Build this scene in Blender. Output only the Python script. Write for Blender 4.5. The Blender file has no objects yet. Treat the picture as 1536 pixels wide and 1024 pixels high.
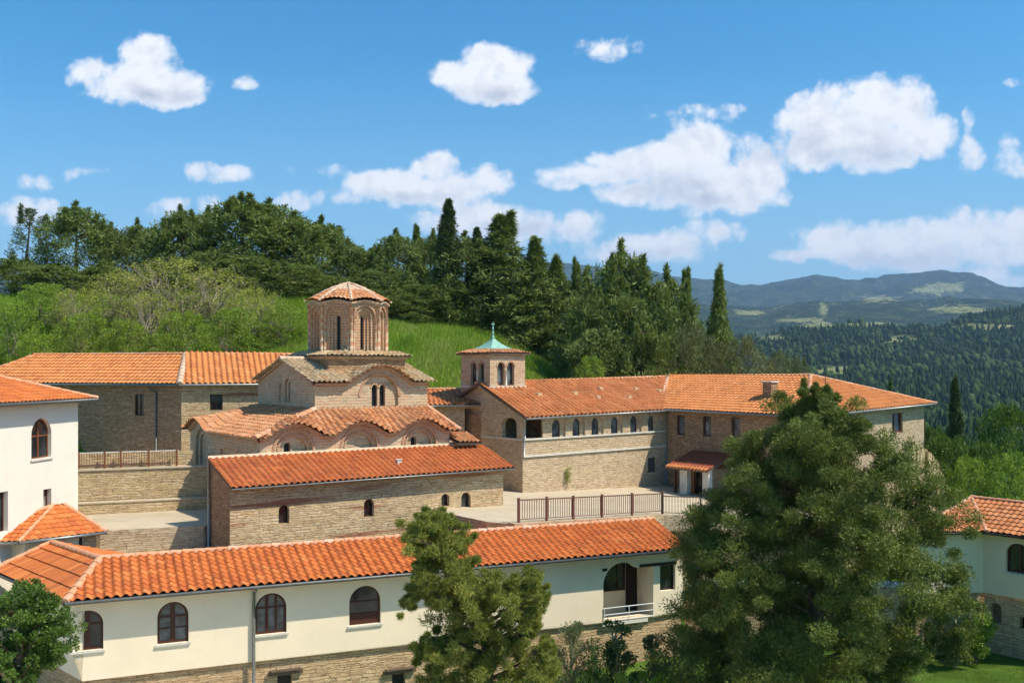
import bpy, math, random
import numpy as np
from mathutils import Vector, geometry

random.seed(7); np.random.seed(7)
RNG = np.random.RandomState(11)
R = math.radians
FP = 1493.33; CX = 768.0; HY = 550.0      # focal length in photo pixels, image centre, horizon row
scene = bpy.context.scene
COL = scene.collection

# ------------------------------------------------------------------ helpers
def W(px, py, D):
    return np.array([(px-CX)/FP*D, D, (HY-py)/FP*D])
def G(px, D):
    return np.array([(px-CX)/FP*D, D])
def sol(P, d, px):
    a = (px-CX)/FP
    return (a*P[1]-P[0])/(d[0]-a*d[1])

def tag(o, label=None, cat=None, group=None, kind=None):
    if label: o['label'] = label
    if cat: o['category'] = cat
    if group: o['group'] = group
    if kind: o['kind'] = kind
    return o

def empty(name, loc, label, cat, group=None):
    o = bpy.data.objects.new(name, None); COL.objects.link(o)
    o.location = loc; o.empty_display_size = .3
    return tag(o, label, cat, group)

def link_mesh(name, me, parent=None):
    o = bpy.data.objects.new(name, me); COL.objects.link(o)
    if parent is not None: o.parent = parent
    return o

def wloc(o):
    v = np.zeros(3)
    while o is not None:
        v = v + np.array(o.location); o = o.parent
    return v

class MB:
    def __init__(s):
        s.v = []; s.f = []; s.uv = []; s.m = []
    def vert(s, p):
        s.v.append((float(p[0]), float(p[1]), float(p[2]))); return len(s.v)-1
    def face(s, pts, uvs=None, mat=0):
        idx = [s.vert(p) for p in pts]
        s.f.append(idx)
        if uvs is None:
            # planar metres
            P = [np.array(p, float) for p in pts]
            n = np.zeros(3)
            for i in range(len(P)):
                a = P[i]; b = P[(i+1) % len(P)]
                n += np.cross(a, b)
            ln = np.linalg.norm(n)
            n = n/ln if ln > 1e-12 else np.array([0, 0, 1.])
            if abs(n[2]) > .8: uvs = [(p[0], p[1]) for p in P]
            else:
                t = np.array([-n[1], n[0], 0]); t /= (np.linalg.norm(t)+1e-9)
                uvs = [(float(np.dot(p, t)), p[2]) for p in P]
        s.uv += [tuple(map(float, u)) for u in uvs]
        s.m.append(mat)
    def hexa(s, c, mat=0):
        # c: 8 corners, bottom 4 ccw then top 4
        for q in ((0,3,2,1),(4,5,6,7),(0,1,5,4),(1,2,6,5),(2,3,7,6),(3,0,4,7)):
            s.face([c[i] for i in q], mat=mat)
    def prism(s, poly, z0, z1, mat=0, topmat=None):
        n = len(poly)
        A = sum(poly[i][0]*poly[(i+1)%n][1]-poly[(i+1)%n][0]*poly[i][1] for i in range(n))
        if A < 0: poly = poly[::-1]
        f0 = (lambda p: z0(p)) if callable(z0) else (lambda p: z0)
        f1 = (lambda p: z1(p)) if callable(z1) else (lambda p: z1)
        s.face([(p[0], p[1], f1(p)) for p in poly], mat=mat if topmat is None else topmat)
        s.face([(p[0], p[1], f0(p)) for p in poly[::-1]], mat=mat)
        for i in range(n):
            a = poly[i]; b = poly[(i+1) % n]
            s.face([(a[0],a[1],f0(a)),(b[0],b[1],f0(b)),(b[0],b[1],f1(b)),(a[0],a[1],f1(a))], mat=mat)
    def tube(s, pts, rad, n=8, mat=0, cap=True):
        pts = [np.array(p, float) for p in pts]
        if not hasattr(rad, '__len__'): rad = [rad]*len(pts)
        rings = []
        for i, p in enumerate(pts):
            d = pts[min(i+1, len(pts)-1)]-pts[max(i-1, 0)]
            d = d/(np.linalg.norm(d)+1e-9)
            a = np.cross(d, [0, 0, 1.]) if abs(d[2]) < .95 else np.cross(d, [1., 0, 0])
            a /= np.linalg.norm(a); b = np.cross(d, a)
            rings.append([s.vert(p+rad[i]*(math.cos(2*math.pi*k/n)*a+math.sin(2*math.pi*k/n)*b)) for k in range(n)])
        for i in range(len(rings)-1):
            for k in range(n):
                q = [rings[i][k], rings[i][(k+1)%n], rings[i+1][(k+1)%n], rings[i+1][k]]
                s.f.append(q); s.m.append(mat)
                s.uv += [(k/n, i), ((k+1)/n, i), ((k+1)/n, i+1), (k/n, i+1)]
        if cap:
            s.f.append(rings[0]); s.m.append(mat); s.uv += [(0, 0)]*n
            s.f.append(rings[-1][::-1]); s.m.append(mat); s.uv += [(0, 0)]*n
    def build(s, name, mats, parent=None, label=None, smooth=False):
        off = wloc(parent) if parent is not None else np.zeros(3)
        me = bpy.data.meshes.new(name)
        v = np.array(s.v, float)-off if s.v else np.zeros((0, 3))
        me.from_pydata(v.tolist(), [], s.f)
        uvl = me.uv_layers.new(name='UVMap')
        uvl.data.foreach_set('uv', np.array(s.uv, float).ravel())
        if not isinstance(mats, (list, tuple)): mats = [mats]
        for m in mats: me.materials.append(m)
        me.polygons.foreach_set('material_index', s.m)
        if smooth: me.polygons.foreach_set('use_smooth', [True]*len(s.f))
        me.update()
        o = link_mesh(name, me, parent)
        if label: o['label'] = label
        return o

def mesh_arrays(name, V, Fc, mats, attr=None, parent=None, uv=None, smooth=False):
    """V (n,3), Fc (m,k) ints, attr: per-face float"""
    off = wloc(parent) if parent is not None else np.zeros(3)
    me = bpy.data.meshes.new(name)
    V = V-off
    n, k = Fc.shape
    me.vertices.add(len(V)); me.vertices.foreach_set('co', V.astype(np.float32).ravel())
    me.loops.add(n*k); me.loops.foreach_set('vertex_index', Fc.astype(np.int32).ravel())
    me.polygons.add(n); me.polygons.foreach_set('loop_start', np.arange(0, n*k, k, dtype=np.int32))
    if smooth: me.polygons.foreach_set('use_smooth', np.ones(n, bool))
    if attr is not None:
        a = me.attributes.new('tint', 'FLOAT', 'FACE'); a.data.foreach_set('value', attr.astype(np.float32))
    if uv is not None:
        uvl = me.uv_layers.new(name='UVMap'); uvl.data.foreach_set('uv', uv.astype(np.float32).ravel())
    if not isinstance(mats, (list, tuple)): mats = [mats]
    for m in mats: me.materials.append(m)
    me.update(calc_edges=True); me.validate()
    return link_mesh(name, me, parent)

class Frame:
    """vertical wall frame: origin P (x,y), u along, n outward; coordinates (s, d outward, z)"""
    def __init__(s, P, u, n=None):
        s.P = np.array(P, float)[:2]; u = np.array(u, float)[:2]; s.u = u/np.linalg.norm(u)
        s.n = np.array([s.u[1], -s.u[0]]) if n is None else np.array(n, float)
    def p(s, a, d, z):
        q = s.P+a*s.u+d*s.n
        return (q[0], q[1], z)
    def sz(s, px, py, d=0):
        P = s.P+d*s.n
        a = sol(P, s.u, px); D = P[1]+a*s.u[1]
        return a, (HY-py)/FP*D
    def off(s, d, a=0): return Frame(s.P+d*s.n+a*s.u, s.u, s.n)

def box(mb, fr, s0, s1, d0, d1, z0, z1, mat=0):
    c = [fr.p(s0,d1,z0), fr.p(s1,d1,z0), fr.p(s1,d0,z0), fr.p(s0,d0,z0),
         fr.p(s0,d1,z1), fr.p(s1,d1,z1), fr.p(s1,d0,z1), fr.p(s0,d0,z1)]
    mb.hexa(c, mat)

def arch(s0, s1, z0, z1, n=12, rise=None):
    """opening outline: rectangle with a round (or segmental) head whose crown is z1"""
    c = (s0+s1)/2; r = (s1-s0)/2
    if rise is None: rise = r
    pts = [(s0, z0), (s1, z0)]
    for i in range(n+1):
        t = math.pi*i/n
        pts.append((c+r*math.cos(t), z1-rise+rise*math.sin(t)))
    return pts
def rect(s0, s1, z0, z1): return [(s0, z0), (s1, z0), (s1, z1), (s0, z1)]

def wall(mb, fr, outline, holes=(), depth=.3, d=0, mat=0, rmat=None):
    """outer skin with real openings and reveals going inward"""
    loops = [outline]+list(holes)
    flat = [q for l in loops for q in l]
    tris = geometry.tessellate_polygon([[Vector((q[0], q[1], 0)) for q in l] for l in loops])
    for t in tris:
        pts = [flat[i] for i in t]
        a = (pts[1][0]-pts[0][0])*(pts[2][1]-pts[0][1])-(pts[2][0]-pts[0][0])*(pts[1][1]-pts[0][1])
        if abs(a) < 1e-9: continue
        if a < 0: pts = pts[::-1]
        mb.face([fr.p(q[0], d, q[1]) for q in pts], uvs=pts, mat=mat)
    for h in holes:
        n = len(h)
        for i in range(n):
            a = h[i]; b = h[(i+1) % n]
            mb.face([fr.p(a[0],d,a[1]), fr.p(b[0],d,b[1]), fr.p(b[0],d-depth,b[1]), fr.p(a[0],d-depth,a[1])],
                    uvs=[(a[0]+a[1],0),(b[0]+b[1],0),(b[0]+b[1],depth),(a[0]+a[1],depth)], mat=mat if rmat is None else rmat)

def inset(poly, w, w2=None):
    """shrink an arch/rect outline about its box"""
    s0 = min(p[0] for p in poly); s1 = max(p[0] for p in poly); z0 = min(p[1] for p in poly); z1 = max(p[1] for p in poly)
    cs = (s0+s1)/2; cz = (z0+z1)/2
    fs = ((s1-s0)/2-w)/((s1-s0)/2); fz = ((z1-z0)/2-w)/((z1-z0)/2)
    return [(cs+(p[0]-cs)*fs, cz+(p[1]-cz)*fz) for p in poly]

def ring(mb, fr, outer, inner, d0, d1, mat=0):
    n = len(outer)
    for i in range(n):
        j = (i+1) % n
        o0, o1, i0, i1 = outer[i], outer[j], inner[i], inner[j]
        mb.face([fr.p(o0[0],d1,o0[1]), fr.p(o1[0],d1,o1[1]), fr.p(i1[0],d1,i1[1]), fr.p(i0[0],d1,i0[1])], mat=mat)
        mb.face([fr.p(i0[0],d1,i0[1]), fr.p(i1[0],d1,i1[1]), fr.p(i1[0],d0,i1[1]), fr.p(i0[0],d0,i0[1])], mat=mat)
        mb.face([fr.p(o1[0],d1,o1[1]), fr.p(o0[0],d1,o0[1]), fr.p(o0[0],d0,o0[1]), fr.p(o1[0],d0,o1[1])], mat=mat)

def window(parent, fr, hole, d=-.14, fw=.06, mull=(), trans=(), sill=None, fmat=None, pmat=None, name='window', label=None, fd=.07):
    """frame part with pane (and sill) sub-parts; mull/trans are fractions of the width/height"""
    mb = MB(); fmat = fmat or M['wood']; pmat = pmat or M['glass']
    inn = inset(hole, fw)
    ring(mb, fr, inset(hole, .002), inn, d-fd, d, 0)
    s0 = min(p[0] for p in inn); s1 = max(p[0] for p in inn); z0 = min(p[1] for p in inn); z1 = max(p[1] for p in inn)
    hs = (s0+s1)/2; zs = max([p[1] for p in hole if abs(p[0]-max(q[0] for q in hole)) < 1e-6])
    for m_ in mull:
        f, wd = m_ if isinstance(m_, tuple) else (m_, fw*.8)
        c = s0+f*(s1-s0)
        # head height of the arch at this place
        rr = (s1-s0)/2; top = z1
        if len(hole) > 4: top = (z1-rr)+math.sqrt(max(0, rr*rr-(c-hs)**2)) if z1-rr > z0 else z1
        box(mb, fr, c-wd/2, c+wd/2, d-fd+.004, d-.004, z0-.003, min(top+.01, z1+.003), 0)
    for t_ in trans:
        f, wd = t_ if isinstance(t_, tuple) else (t_, fw*.7)
        c = z0+f*(z1-z0)
        rr = (s1-s0)/2; hw = rr
        if len(hole) > 4 and c > z1-rr: hw = math.sqrt(max(0, rr*rr-(c-(z1-rr))**2))
        box(mb, fr, hs-hw-.003, hs+hw+.003, d-fd+.008, d-.008, c-wd/2, c+wd/2, 0)
    o = mb.build(name, [fmat], parent, label)
    g = MB(); ins = inset(hole, .01)
    g.face([fr.p(q[0], d-fd*.6, q[1]) for q in ins], uvs=ins)
    g.build('pane', [pmat], o)
    if sill:
        sb = MB(); a0 = min(p[0] for p in hole); a1 = max(p[0] for p in hole); b0 = min(p[1] for p in hole)
        box(sb, fr, a0-.07, a1+.07, -.12, sill, b0-.08, b0-.004)
        sb.build('sill', [M['stone_trim']], o)
    return o

# -------------------------------------------------------------- tiled roofs
def tiles(mb, Pf, s0, s1, tlo, thi, nrm, w=.28, L=.4, A=.06, step=.03, k=8, jit=.0, mat=0, cover=.62, seed=1, smax_step=None):
    """barrel tiles laid on the surface Pf(s,t) (arrays); s along the eave, t up the slope (m)"""
    rs = np.random.RandomState(seed)
    ncol = int(round((s1-s0)/w)); w = (s1-s0)/ncol
    S = np.linspace(s0, s1, ncol*k+1)
    TL = np.array([tlo(s) for s in S], float); TH = np.array([thi(s) for s in S], float)
    nc = int(math.ceil(max(TH.max(), .01)/L))+1
    t00 = math.floor(TL.min()/L)
    rows = []
    for j in range(int(t00), nc):
        rows += [(j*L+.001, j, 0.), ((j+1)*L-.001, j, 1.)]
    ph = (S-s0)/w; ci = np.minimum(np.floor(ph).astype(int), ncol-1); fr_ = ph-np.floor(ph)
    prof = np.where(fr_ < cover, A*np.sin(math.pi*fr_/cover), -A*.4*np.sin(math.pi*(fr_-cover)/(1-cover)))
    rnd = rs.rand(ncol+1, nc-int(t00)+2)
    colj = rs.randn(ncol+1)*jit*.6
    V = []; UV = []
    n = np.array(nrm, float); n /= np.linalg.norm(n)
    rowsV = []
    for (t, j, f) in rows:
        jj = j-int(t00)
        tt = np.clip(t+(rnd[ci, jj]-.5)*jit*1.2*(f == 0), TL, TH)
        P = Pf(S, tt)
        taper = 1-.12*f
        h = prof*taper+step*(1-f)+(rnd[ci, jj]-.5)*jit
        h = h+colj[ci]*.4
        P = P+h[:, None]*n[None, :]
        rowsV.append((P, tt, np.stack([(S-s0)/w, np.full_like(S, j+.5)], 1)))
    base = len(mb.v); nS = len(S)
    for P, tt, uv in rowsV: mb.v += [tuple(p) for p in P.tolist()]
    for r in range(len(rowsV)-1):
        ta = rowsV[r][1]; tb = rowsV[r+1][1]
        between = (r % 2 == 1)
        j = rows[r][1] if not between else rows[r+1][1]
        for i in range(nS-1):
            if not between and (tb[i]-ta[i] < 1e-4 and tb[i+1]-ta[i+1] < 1e-4): continue
            if between and (ta[i] >= TH[i]-1e-6 or tb[i] <= TL[i]+1e-6): continue
            a = base+r*nS+i; b = base+(r+1)*nS+i
            mb.f.append([a, a+1, b+1, b]); mb.m.append(mat)
            c = ci[i]+.5
            mb.uv += [(c, j+.5)]*4
    return w

def plane_roof(mb, E0, E1, top, w=.28, L=.4, A=.06, step=.03, jit=.0, mat=0, k=8, seed=1, slab=.1, cover=.62, slabmat=1):
    """convex planar roof face: eave E0->E1, rest of polygon 'top' going from E1 round to E0"""
    E0 = np.array(E0, float); E1 = np.array(E1, float); T = [np.array(q, float) for q in top]
    u = E1-E0; Ls = np.linalg.norm(u); u /= Ls
    n = np.cross(u, T[0]-E0); n /= np.linalg.norm(n)
    if n[2] < 0: n = -n
    T = [q-np.array([0, 0, float((q-E0)@n)/n[2]]) for q in T]
    t = np.cross(n, u)
    poly = [(0, 0), (Ls, 0)]+[(float(np.dot(q-E0, u)), float(np.dot(q-E0, t))) for q in T]
    s0 = min(p[0] for p in poly); s1 = max(p[0] for p in poly)
    def rng(s):
        ys = []
        s = min(max(s, s0+1e-4), s1-1e-4)
        for i in range(len(poly)):
            a = poly[i]; b = poly[(i+1) % len(poly)]
            if abs(a[0]-b[0]) < 1e-9: continue
            if min(a[0], b[0]) <= s <= max(a[0], b[0]):
                ys.append(a[1]+(b[1]-a[1])*(s-a[0])/(b[0]-a[0]))
        return (min(ys), max(ys)) if ys else (0, 0)
    Pf = lambda S, TT: E0[None, :]+S[:, None]*u[None, :]+TT[:, None]*t[None, :]
    tiles(mb, Pf, s0, s1, lambda s: rng(s)[0], lambda s: rng(s)[1], n, w, L, A, step, k, jit, mat, cover, seed)
    # boarding and underside
    pts = [E0, E1]+T
    lo = [p-n*(slab+.03) for p in pts]; hi = [p-n*.03 for p in pts]
    mb.face(lo[::-1] if True else lo, mat=slabmat)
    for i in range(len(pts)):
        j = (i+1) % len(pts)
        mb.face([lo[i], lo[j], hi[j], hi[i]], mat=slabmat)
    return n

def ridge(mb, P, Q, r=.13, seg=.42, mat=2, lift=.03, seed=3):
    P = np.array(P, float); Q = np.array(Q, float); d = Q-P; L = np.linalg.norm(d); d /= L
    side = np.cross(d, [0, 0, 1.]); side /= np.linalg.norm(side); up = np.cross(side, d)
    rs = np.random.RandomState(seed)
    nseg = max(1, int(L/seg)); sg = L/nseg; K = 7
    for i in range(nseg):
        a = P+d*(i*sg-.02)+up*(lift+rs.randn()*.006); b = P+d*((i+1)*sg)+up*(lift-.012)
        ra = r*1.06; rb = r*.9
        A_ = [a+side*ra*math.cos(math.pi*q/(K-1))*1.1+up*ra*(math.sin(math.pi*q/(K-1))-.35) for q in range(K)]
        B_ = [b+side*rb*math.cos(math.pi*q/(K-1))*1.1+up*rb*(math.sin(math.pi*q/(K-1))-.35) for q in range(K)]
        c = rs.rand()*1000
        for q in range(K-1):
            mb.face([A_[q], A_[q+1], B_[q+1], B_[q]], uvs=[(c, c)]*4, mat=mat)
        mb.face(A_, uvs=[(c, c)]*K, mat=mat)

def gutter(parent, P, Q, r=.07, drop=.06, name='gutter', mat=None):
    mb = MB(); P = np.array(P, float); Q = np.array(Q, float)
    mb.tube([P-[0, 0, drop], Q-[0, 0, drop]], r, 8)
    return mb.build(name, [mat or M['zinc']], parent, smooth=True)

# ------------------------------------------------------------------ materials
M = {}
def nt_new(name):
    m = bpy.data.materials.new(name); m.use_nodes = True
    nt = m.node_tree; nt.nodes.clear()
    out = nt.nodes.new('ShaderNodeOutputMaterial'); bs = nt.nodes.new('ShaderNodeBsdfPrincipled')
    nt.links.new(bs.outputs[0], out.inputs[0])
    return m, nt, bs, out
class NT:
    def __init__(s, nt): s.nt = nt
    def n(s, t, **kw):
        nd = s.nt.nodes.new('ShaderNode'+t)
        for k_, v in kw.items(): setattr(nd, k_, v)
        return nd
    def l(s, a, b): s.nt.links.new(a, b)
    def val(s, x, inp):
        if hasattr(x, 'links') or hasattr(x, 'is_output'): s.l(x, inp)
        else: inp.default_value = x
    def math(s, op, a, b=None, c=None, clamp=False):
        nd = s.n('Math', operation=op); nd.use_clamp = clamp
        s.val(a, nd.inputs[0])
        if b is not None: s.val(b, nd.inputs[1])
        if c is not None: s.val(c, nd.inputs[2])
        return nd.outputs[0]
    def vmath(s, op, a, b=None):
        nd = s.n('VectorMath', operation=op)
        s.val(a, nd.inputs[0])
        if b is not None: s.val(b, nd.inputs[1])
        return nd.outputs[0]
    def mix(s, f, a, b, bt='MIX'):
        nd = s.n('MixRGB', blend_type=bt)
        s.val(f, nd.inputs[0])
        for x, i in ((a, 1), (b, 2)):
            if isinstance(x, tuple): nd.inputs[i].default_value = (*x[:3], 1)
            else: s.l(x, nd.inputs[i])
        return nd.outputs[0]
    def noise(s, vec, scale, detail=4, rough=.55, dist=0, dim='3D'):
        nd = s.n('TexNoise'); nd.noise_dimensions = dim
        if vec is not None: s.l(vec, nd.inputs['Vector'])
        nd.inputs['Scale'].default_value = scale; nd.inputs['Detail'].default_value = detail
        nd.inputs['Roughness'].default_value = rough; nd.inputs['Distortion'].default_value = dist
        return nd.outputs['Fac']
    def ramp(s, f, stops):
        nd = s.n('ValToRGB'); s.l(f, nd.inputs[0]); e = nd.color_ramp.elements
        while len(e) < len(stops): e.new(.5)
        for i, (p, c) in enumerate(stops):
            e[i].position = p; e[i].color = (*c[:3], 1) if isinstance(c, tuple) else (c, c, c, 1)
        return nd.outputs[0]
    def mr(s, x, a, b, c=0., d=1., smooth=False):
        nd = s.n('MapRange'); nd.clamp = True
        if smooth: nd.interpolation_type = 'SMOOTHSTEP'
        s.val(x, nd.inputs[0])
        for i, v in enumerate((a, b, c, d)): nd.inputs[i+1].default_value = v
        return nd.outputs[0]
    def bump(s, h, strength, dist, nrm=None):
        nd = s.n('Bump'); s.l(h, nd.inputs['Height']); nd.inputs['Strength'].default_value = strength
        nd.inputs['Distance'].default_value = dist
        if nrm is not None: s.l(nrm, nd.inputs['Normal'])
        return nd.outputs[0]
    def uv(s): return s.n('UVMap', uv_map='UVMap').outputs[0]
    def pos(s): return s.n('NewGeometry').outputs['Position']

def simple(name, col, rough=.8, var=.15, scale=3., bump=0., metal=0, spec=.3, bscale=30):
    m, nt, bs, out = nt_new(name); N = NT(nt)
    f = N.noise(N.pos(), scale, 5, .6)
    c = N.mix(N.mr(f, .3, .7), tuple(x*(1-var) for x in col), tuple(min(1, x*(1+var)) for x in col))
    N.l(c, bs.inputs['Base Color']); bs.inputs['Roughness'].default_value = rough; bs.inputs['Metallic'].default_value = metal
    bs.inputs['Specular IOR Level'].default_value = spec
    if bump: N.l(N.bump(N.noise(N.pos(), bscale, 3), bump, .02), bs.inputs['Normal'])
    M[name] = m; return m

def plaster(name, col):
    m, nt, bs, out = nt_new(name); N = NT(nt); p = N.pos()
    f = N.noise(p, .7, 6, .65); st = N.noise(N.vmath('MULTIPLY', p, (5., 5., .35)), 1., 5, .6); sp = N.noise(p, 9, 5, .7)
    c = N.mix(N.mr(f, .3, .7), tuple(x*.93 for x in col), tuple(min(1, x*1.03) for x in col))
    c = N.mix(N.mr(st, .56, .85, 0, .13), c, tuple(x*q for x, q in zip(col, (.66, .62, .58))))
    c = N.mix(N.mr(sp, .58, .8, 0, .35), c, tuple(x*.7 for x in col))
    N.l(c, bs.inputs['Base Color']); bs.inputs['Roughness'].default_value = .88; bs.inputs['Specular IOR Level'].default_value = .2
    N.l(N.bump(N.noise(p, 22, 4), .15, .02), bs.inputs['Normal']); M[name] = m

def stone(name, cols, mortar, sx, sz, bump=.6, edge=.06, warp=.25, var=.35, brickmix=None, rand=.85):
    m, nt, bs, out = nt_new(name); N = NT(nt)
    uv = N.uv()
    wn = N.n('TexNoise'); wn.inputs['Scale'].default_value = 2.6; wn.inputs['Detail'].default_value = 4; wn.inputs['Roughness'].default_value = .65
    N.l(uv, wn.inputs['Vector'])
    wv = N.vmath('MULTIPLY', N.vmath('SUBTRACT', wn.outputs['Color'], (.5, .5, .5)), (warp*1.6, warp*.55, 0))
    v = N.vmath('ADD', uv, wv)
    def bricks(w, h, ms, off, seedoff):
        b_ = N.n('TexBrick'); N.l(N.vmath('ADD', v, (seedoff, seedoff*1.37, 0)), b_.inputs['Vector'])
        b_.offset = off; b_.squash = 1.5; b_.squash_frequency = 3
        b_.inputs['Color1'].default_value = (0, 0, 0, 1); b_.inputs['Color2'].default_value = (1, 1, 1, 1); b_.inputs['Mortar'].default_value = (.5, .5, .5, 1)
        b_.inputs['Scale'].default_value = 1; b_.inputs['Brick Width'].default_value = w; b_.inputs['Row Height'].default_value = h
        b_.inputs['Mortar Size'].default_value = ms; b_.inputs['Mortar Smooth'].default_value = .45
        return b_
    b1 = bricks(1/sx, 1.6/sz, .020, .37, 0.); b2 = bricks(.62/sx, 1.05/sz, .015, .43, 3.3)
    pick = N.mr(N.noise(N.vmath('MULTIPLY', uv, (.6, 1.6, 0)), 1.2, 3), .47, .53)
    rnd = N.mix(pick, b1.outputs['Color'], b2.outputs['Color']); mfac = N.mix(pick, b1.outputs['Fac'], b2.outputs['Fac'])
    rnd = N.math('ADD', rnd, N.math('MULTIPLY', N.math('SUBTRACT', N.noise(uv, 5, 3), .5), .5))
    c = N.ramp(rnd, [(i/(len(cols)-1), cc) for i, cc in enumerate(cols)])
    fine = N.noise(uv, 14, 5, .65)
    c = N.mix(N.mr(fine, .35, .8, 0, var), c, (.10, .07, .045))
    big = N.noise(uv, .45, 4, .6)
    c = N.mix(N.mr(big, .35, .75, 0, .25), c, tuple(x*.7 for x in cols[0]))
    if brickmix:      # patches and courses of brick
        br = N.n('TexBrick'); N.l(N.vmath('ADD', uv, wv), br.inputs['Vector'])
        br.inputs['Color1'].default_value = (*brickmix[0], 1); br.inputs['Color2'].default_value = (*brickmix[1], 1)
        br.inputs['Mortar'].default_value = (*mortar, 1); br.inputs['Scale'].default_value = 1
        br.inputs['Brick Width'].default_value = .3; br.inputs['Row Height'].default_value = .085; br.inputs['Mortar Size'].default_value = .012
        band = N.noise(N.vmath('MULTIPLY', uv, (.12, 2.2, 0)), 1.0, 3, .5)
        band = N.mr(band, brickmix[2], brickmix[2]+.06)
    gap = N.mr(N.noise(uv, 3.2, 4, .6), .38, .62)
    m_ = N.math('SUBTRACT', 1., N.math('MULTIPLY', mfac, N.mr(gap, 0, 1, .35, 1.)))
    c2 = N.mix(m_, mortar, c)
    h = N.math('ADD', m_, N.math('MULTIPLY', fine, .5))
    h = N.math('ADD', h, N.math('MULTIPLY', rnd, .5))
    if brickmix: c2 = N.mix(band, c2, br.outputs['Color'])
    N.l(c2, bs.inputs['Base Color']); bs.inputs['Roughness'].default_value = .9; bs.inputs['Specular IOR Level'].default_value = .15
    N.l(N.bump(h, bump, .035), bs.inputs['Normal'])
    M[name] = m; return m

def brick(name, c1, c2, mortar, bw=.3, rh=.085, ms=.014, stonecol=None, sfrac=.5, bump=.5):
    m, nt, bs, out = nt_new(name); N = NT(nt); uv = N.uv()
    wn = N.n('TexNoise'); wn.inputs['Scale'].default_value = 2.; N.l(uv, wn.inputs['Vector'])
    wv = N.vmath('MULTIPLY', N.vmath('SUBTRACT', wn.outputs['Color'], (.5, .5, .5)), (.08, .05, 0))
    br = N.n('TexBrick'); v = N.vmath('ADD', uv, wv); N.l(v, br.inputs['Vector'])
    br.inputs['Color1'].default_value = (*c1, 1); br.inputs['Color2'].default_value = (*c2, 1); br.inputs['Mortar'].default_value = (*mortar, 1)
    br.inputs['Scale'].default_value = 1; br.inputs['Brick Width'].default_value = bw; br.inputs['Row Height'].default_value = rh
    br.inputs['Mortar Size'].default_value = ms; br.inputs['Mortar Smooth'].default_value = .3
    c = br.outputs['Color']
    if stonecol:
        vo = N.n('TexVoronoi', voronoi_dimensions='2D'); N.l(N.vmath('MULTIPLY', v, (2.6, 5.9, 0)), vo.inputs['Vector']); vo.inputs['Scale'].default_value = 1; vo.inputs['Randomness'].default_value = .5
        sp = N.n('SeparateColor'); N.l(vo.outputs['Color'], sp.inputs[0])
        c = N.mix(N.mr(sp.outputs[0], 1-sfrac, 1-sfrac+.06), c, N.mix(sp.outputs[1], stonecol, tuple(x*.7 for x in stonecol)))
    f = N.noise(uv, 9, 5, .65); b = N.noise(uv, .6, 4, .6)
    c = N.mix(N.mr(f, .25, .8, 0, .35), c, (.10, .06, .04))
    c = N.mix(N.mr(b, .35, .7, 0, .35), c, tuple(x*.6 for x in c1))
    N.l(c, bs.inputs['Base Color']); bs.inputs['Roughness'].default_value = .9; bs.inputs['Specular IOR Level'].default_value = .15
    h = N.math('ADD', N.math('MULTIPLY', br.outputs['Fac'], -1.), N.math('MULTIPLY', f, .6))
    N.l(N.bump(h, bump, .02), bs.inputs['Normal'])
    M[name] = m; return m

def tilemat(name, cols, dirt=.3, dirtcol=(.12, .07, .04), rough=.75):
    m, nt, bs, out = nt_new(name); N = NT(nt); uv = N.uv()
    wn = N.n('TexWhiteNoise', noise_dimensions='2D'); N.l(uv, wn.inputs['Vector'])
    c = N.ramp(wn.outputs['Value'], [(i/(len(cols)-1), cc) for i, cc in enumerate(cols)])
    p = N.pos()
    f = N.noise(p, .8, 5, .6); g = N.noise(p, 16, 4, .7)
    c = N.mix(N.mr(f, .42, .75, 0, dirt), c, dirtcol)
    c = N.mix(N.mr(g, .35, .8, 0, dirt*.9), c, tuple(x*.8 for x in dirtcol))
    N.l(c, bs.inputs['Base Color']); bs.inputs['Roughness'].default_value = rough; bs.inputs['Specular IOR Level'].default_value = .25
    N.l(N.bump(g, .25, .02), bs.inputs['Normal'])
    M[name] = m; return m

def leafmat(name, cols, trans=.3, rough=.55):
    m, nt, bs, out = nt_new(name); N = NT(nt)
    at = N.n('Attribute', attribute_name='tint')
    c = N.ramp(at.outputs['Fac'], [(i/(len(cols)-1), cc) for i, cc in enumerate(cols)])
    N.l(c, bs.inputs['Base Color']); bs.inputs['Roughness'].default_value = rough; bs.inputs['Specular IOR Level'].default_value = .25
    tr = N.n('BsdfTranslucent'); N.l(N.mix(.5, c, (.16, .2, .03), 'MIX'), tr.inputs['Color'])
    mx = N.n('MixShader'); mx.inputs[0].default_value = trans
    N.l(bs.outputs[0], mx.inputs[1]); N.l(tr.outputs[0], mx.inputs[2]); N.l(mx.outputs[0], out.inputs[0])
    M[name] = m; return m

stone('stone_yellow', [(0.485,0.336,0.171),(0.684,0.504,0.270),(0.772,0.598,0.351),(0.573,0.430,0.251),(0.750,0.598,0.391)], (.24,.16,.09), 2.0, 12., 1., .10, .34)
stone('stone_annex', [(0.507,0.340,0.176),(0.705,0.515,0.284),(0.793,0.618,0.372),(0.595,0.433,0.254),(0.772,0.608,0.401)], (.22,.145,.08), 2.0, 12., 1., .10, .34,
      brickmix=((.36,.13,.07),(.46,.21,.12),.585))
stone('stone_shaded', [(0.347,0.199,0.105),(0.538,0.331,0.185),(0.417,0.251,0.136),(0.729,0.485,0.296),(0.469,0.258,0.136)], (.13,.09,.06), 2.6, 19., .8, .09, .25,  # darker wall stone with the shade of sunless walls put into its colour
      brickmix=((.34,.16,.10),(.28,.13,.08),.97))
stone('stone_low', [(0.514,0.330,0.176),(0.693,0.474,0.268),(0.759,0.556,0.323),(0.625,0.412,0.231)], (.24,.155,.09), 2.0, 11.5, 1., .10, .34)
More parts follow.
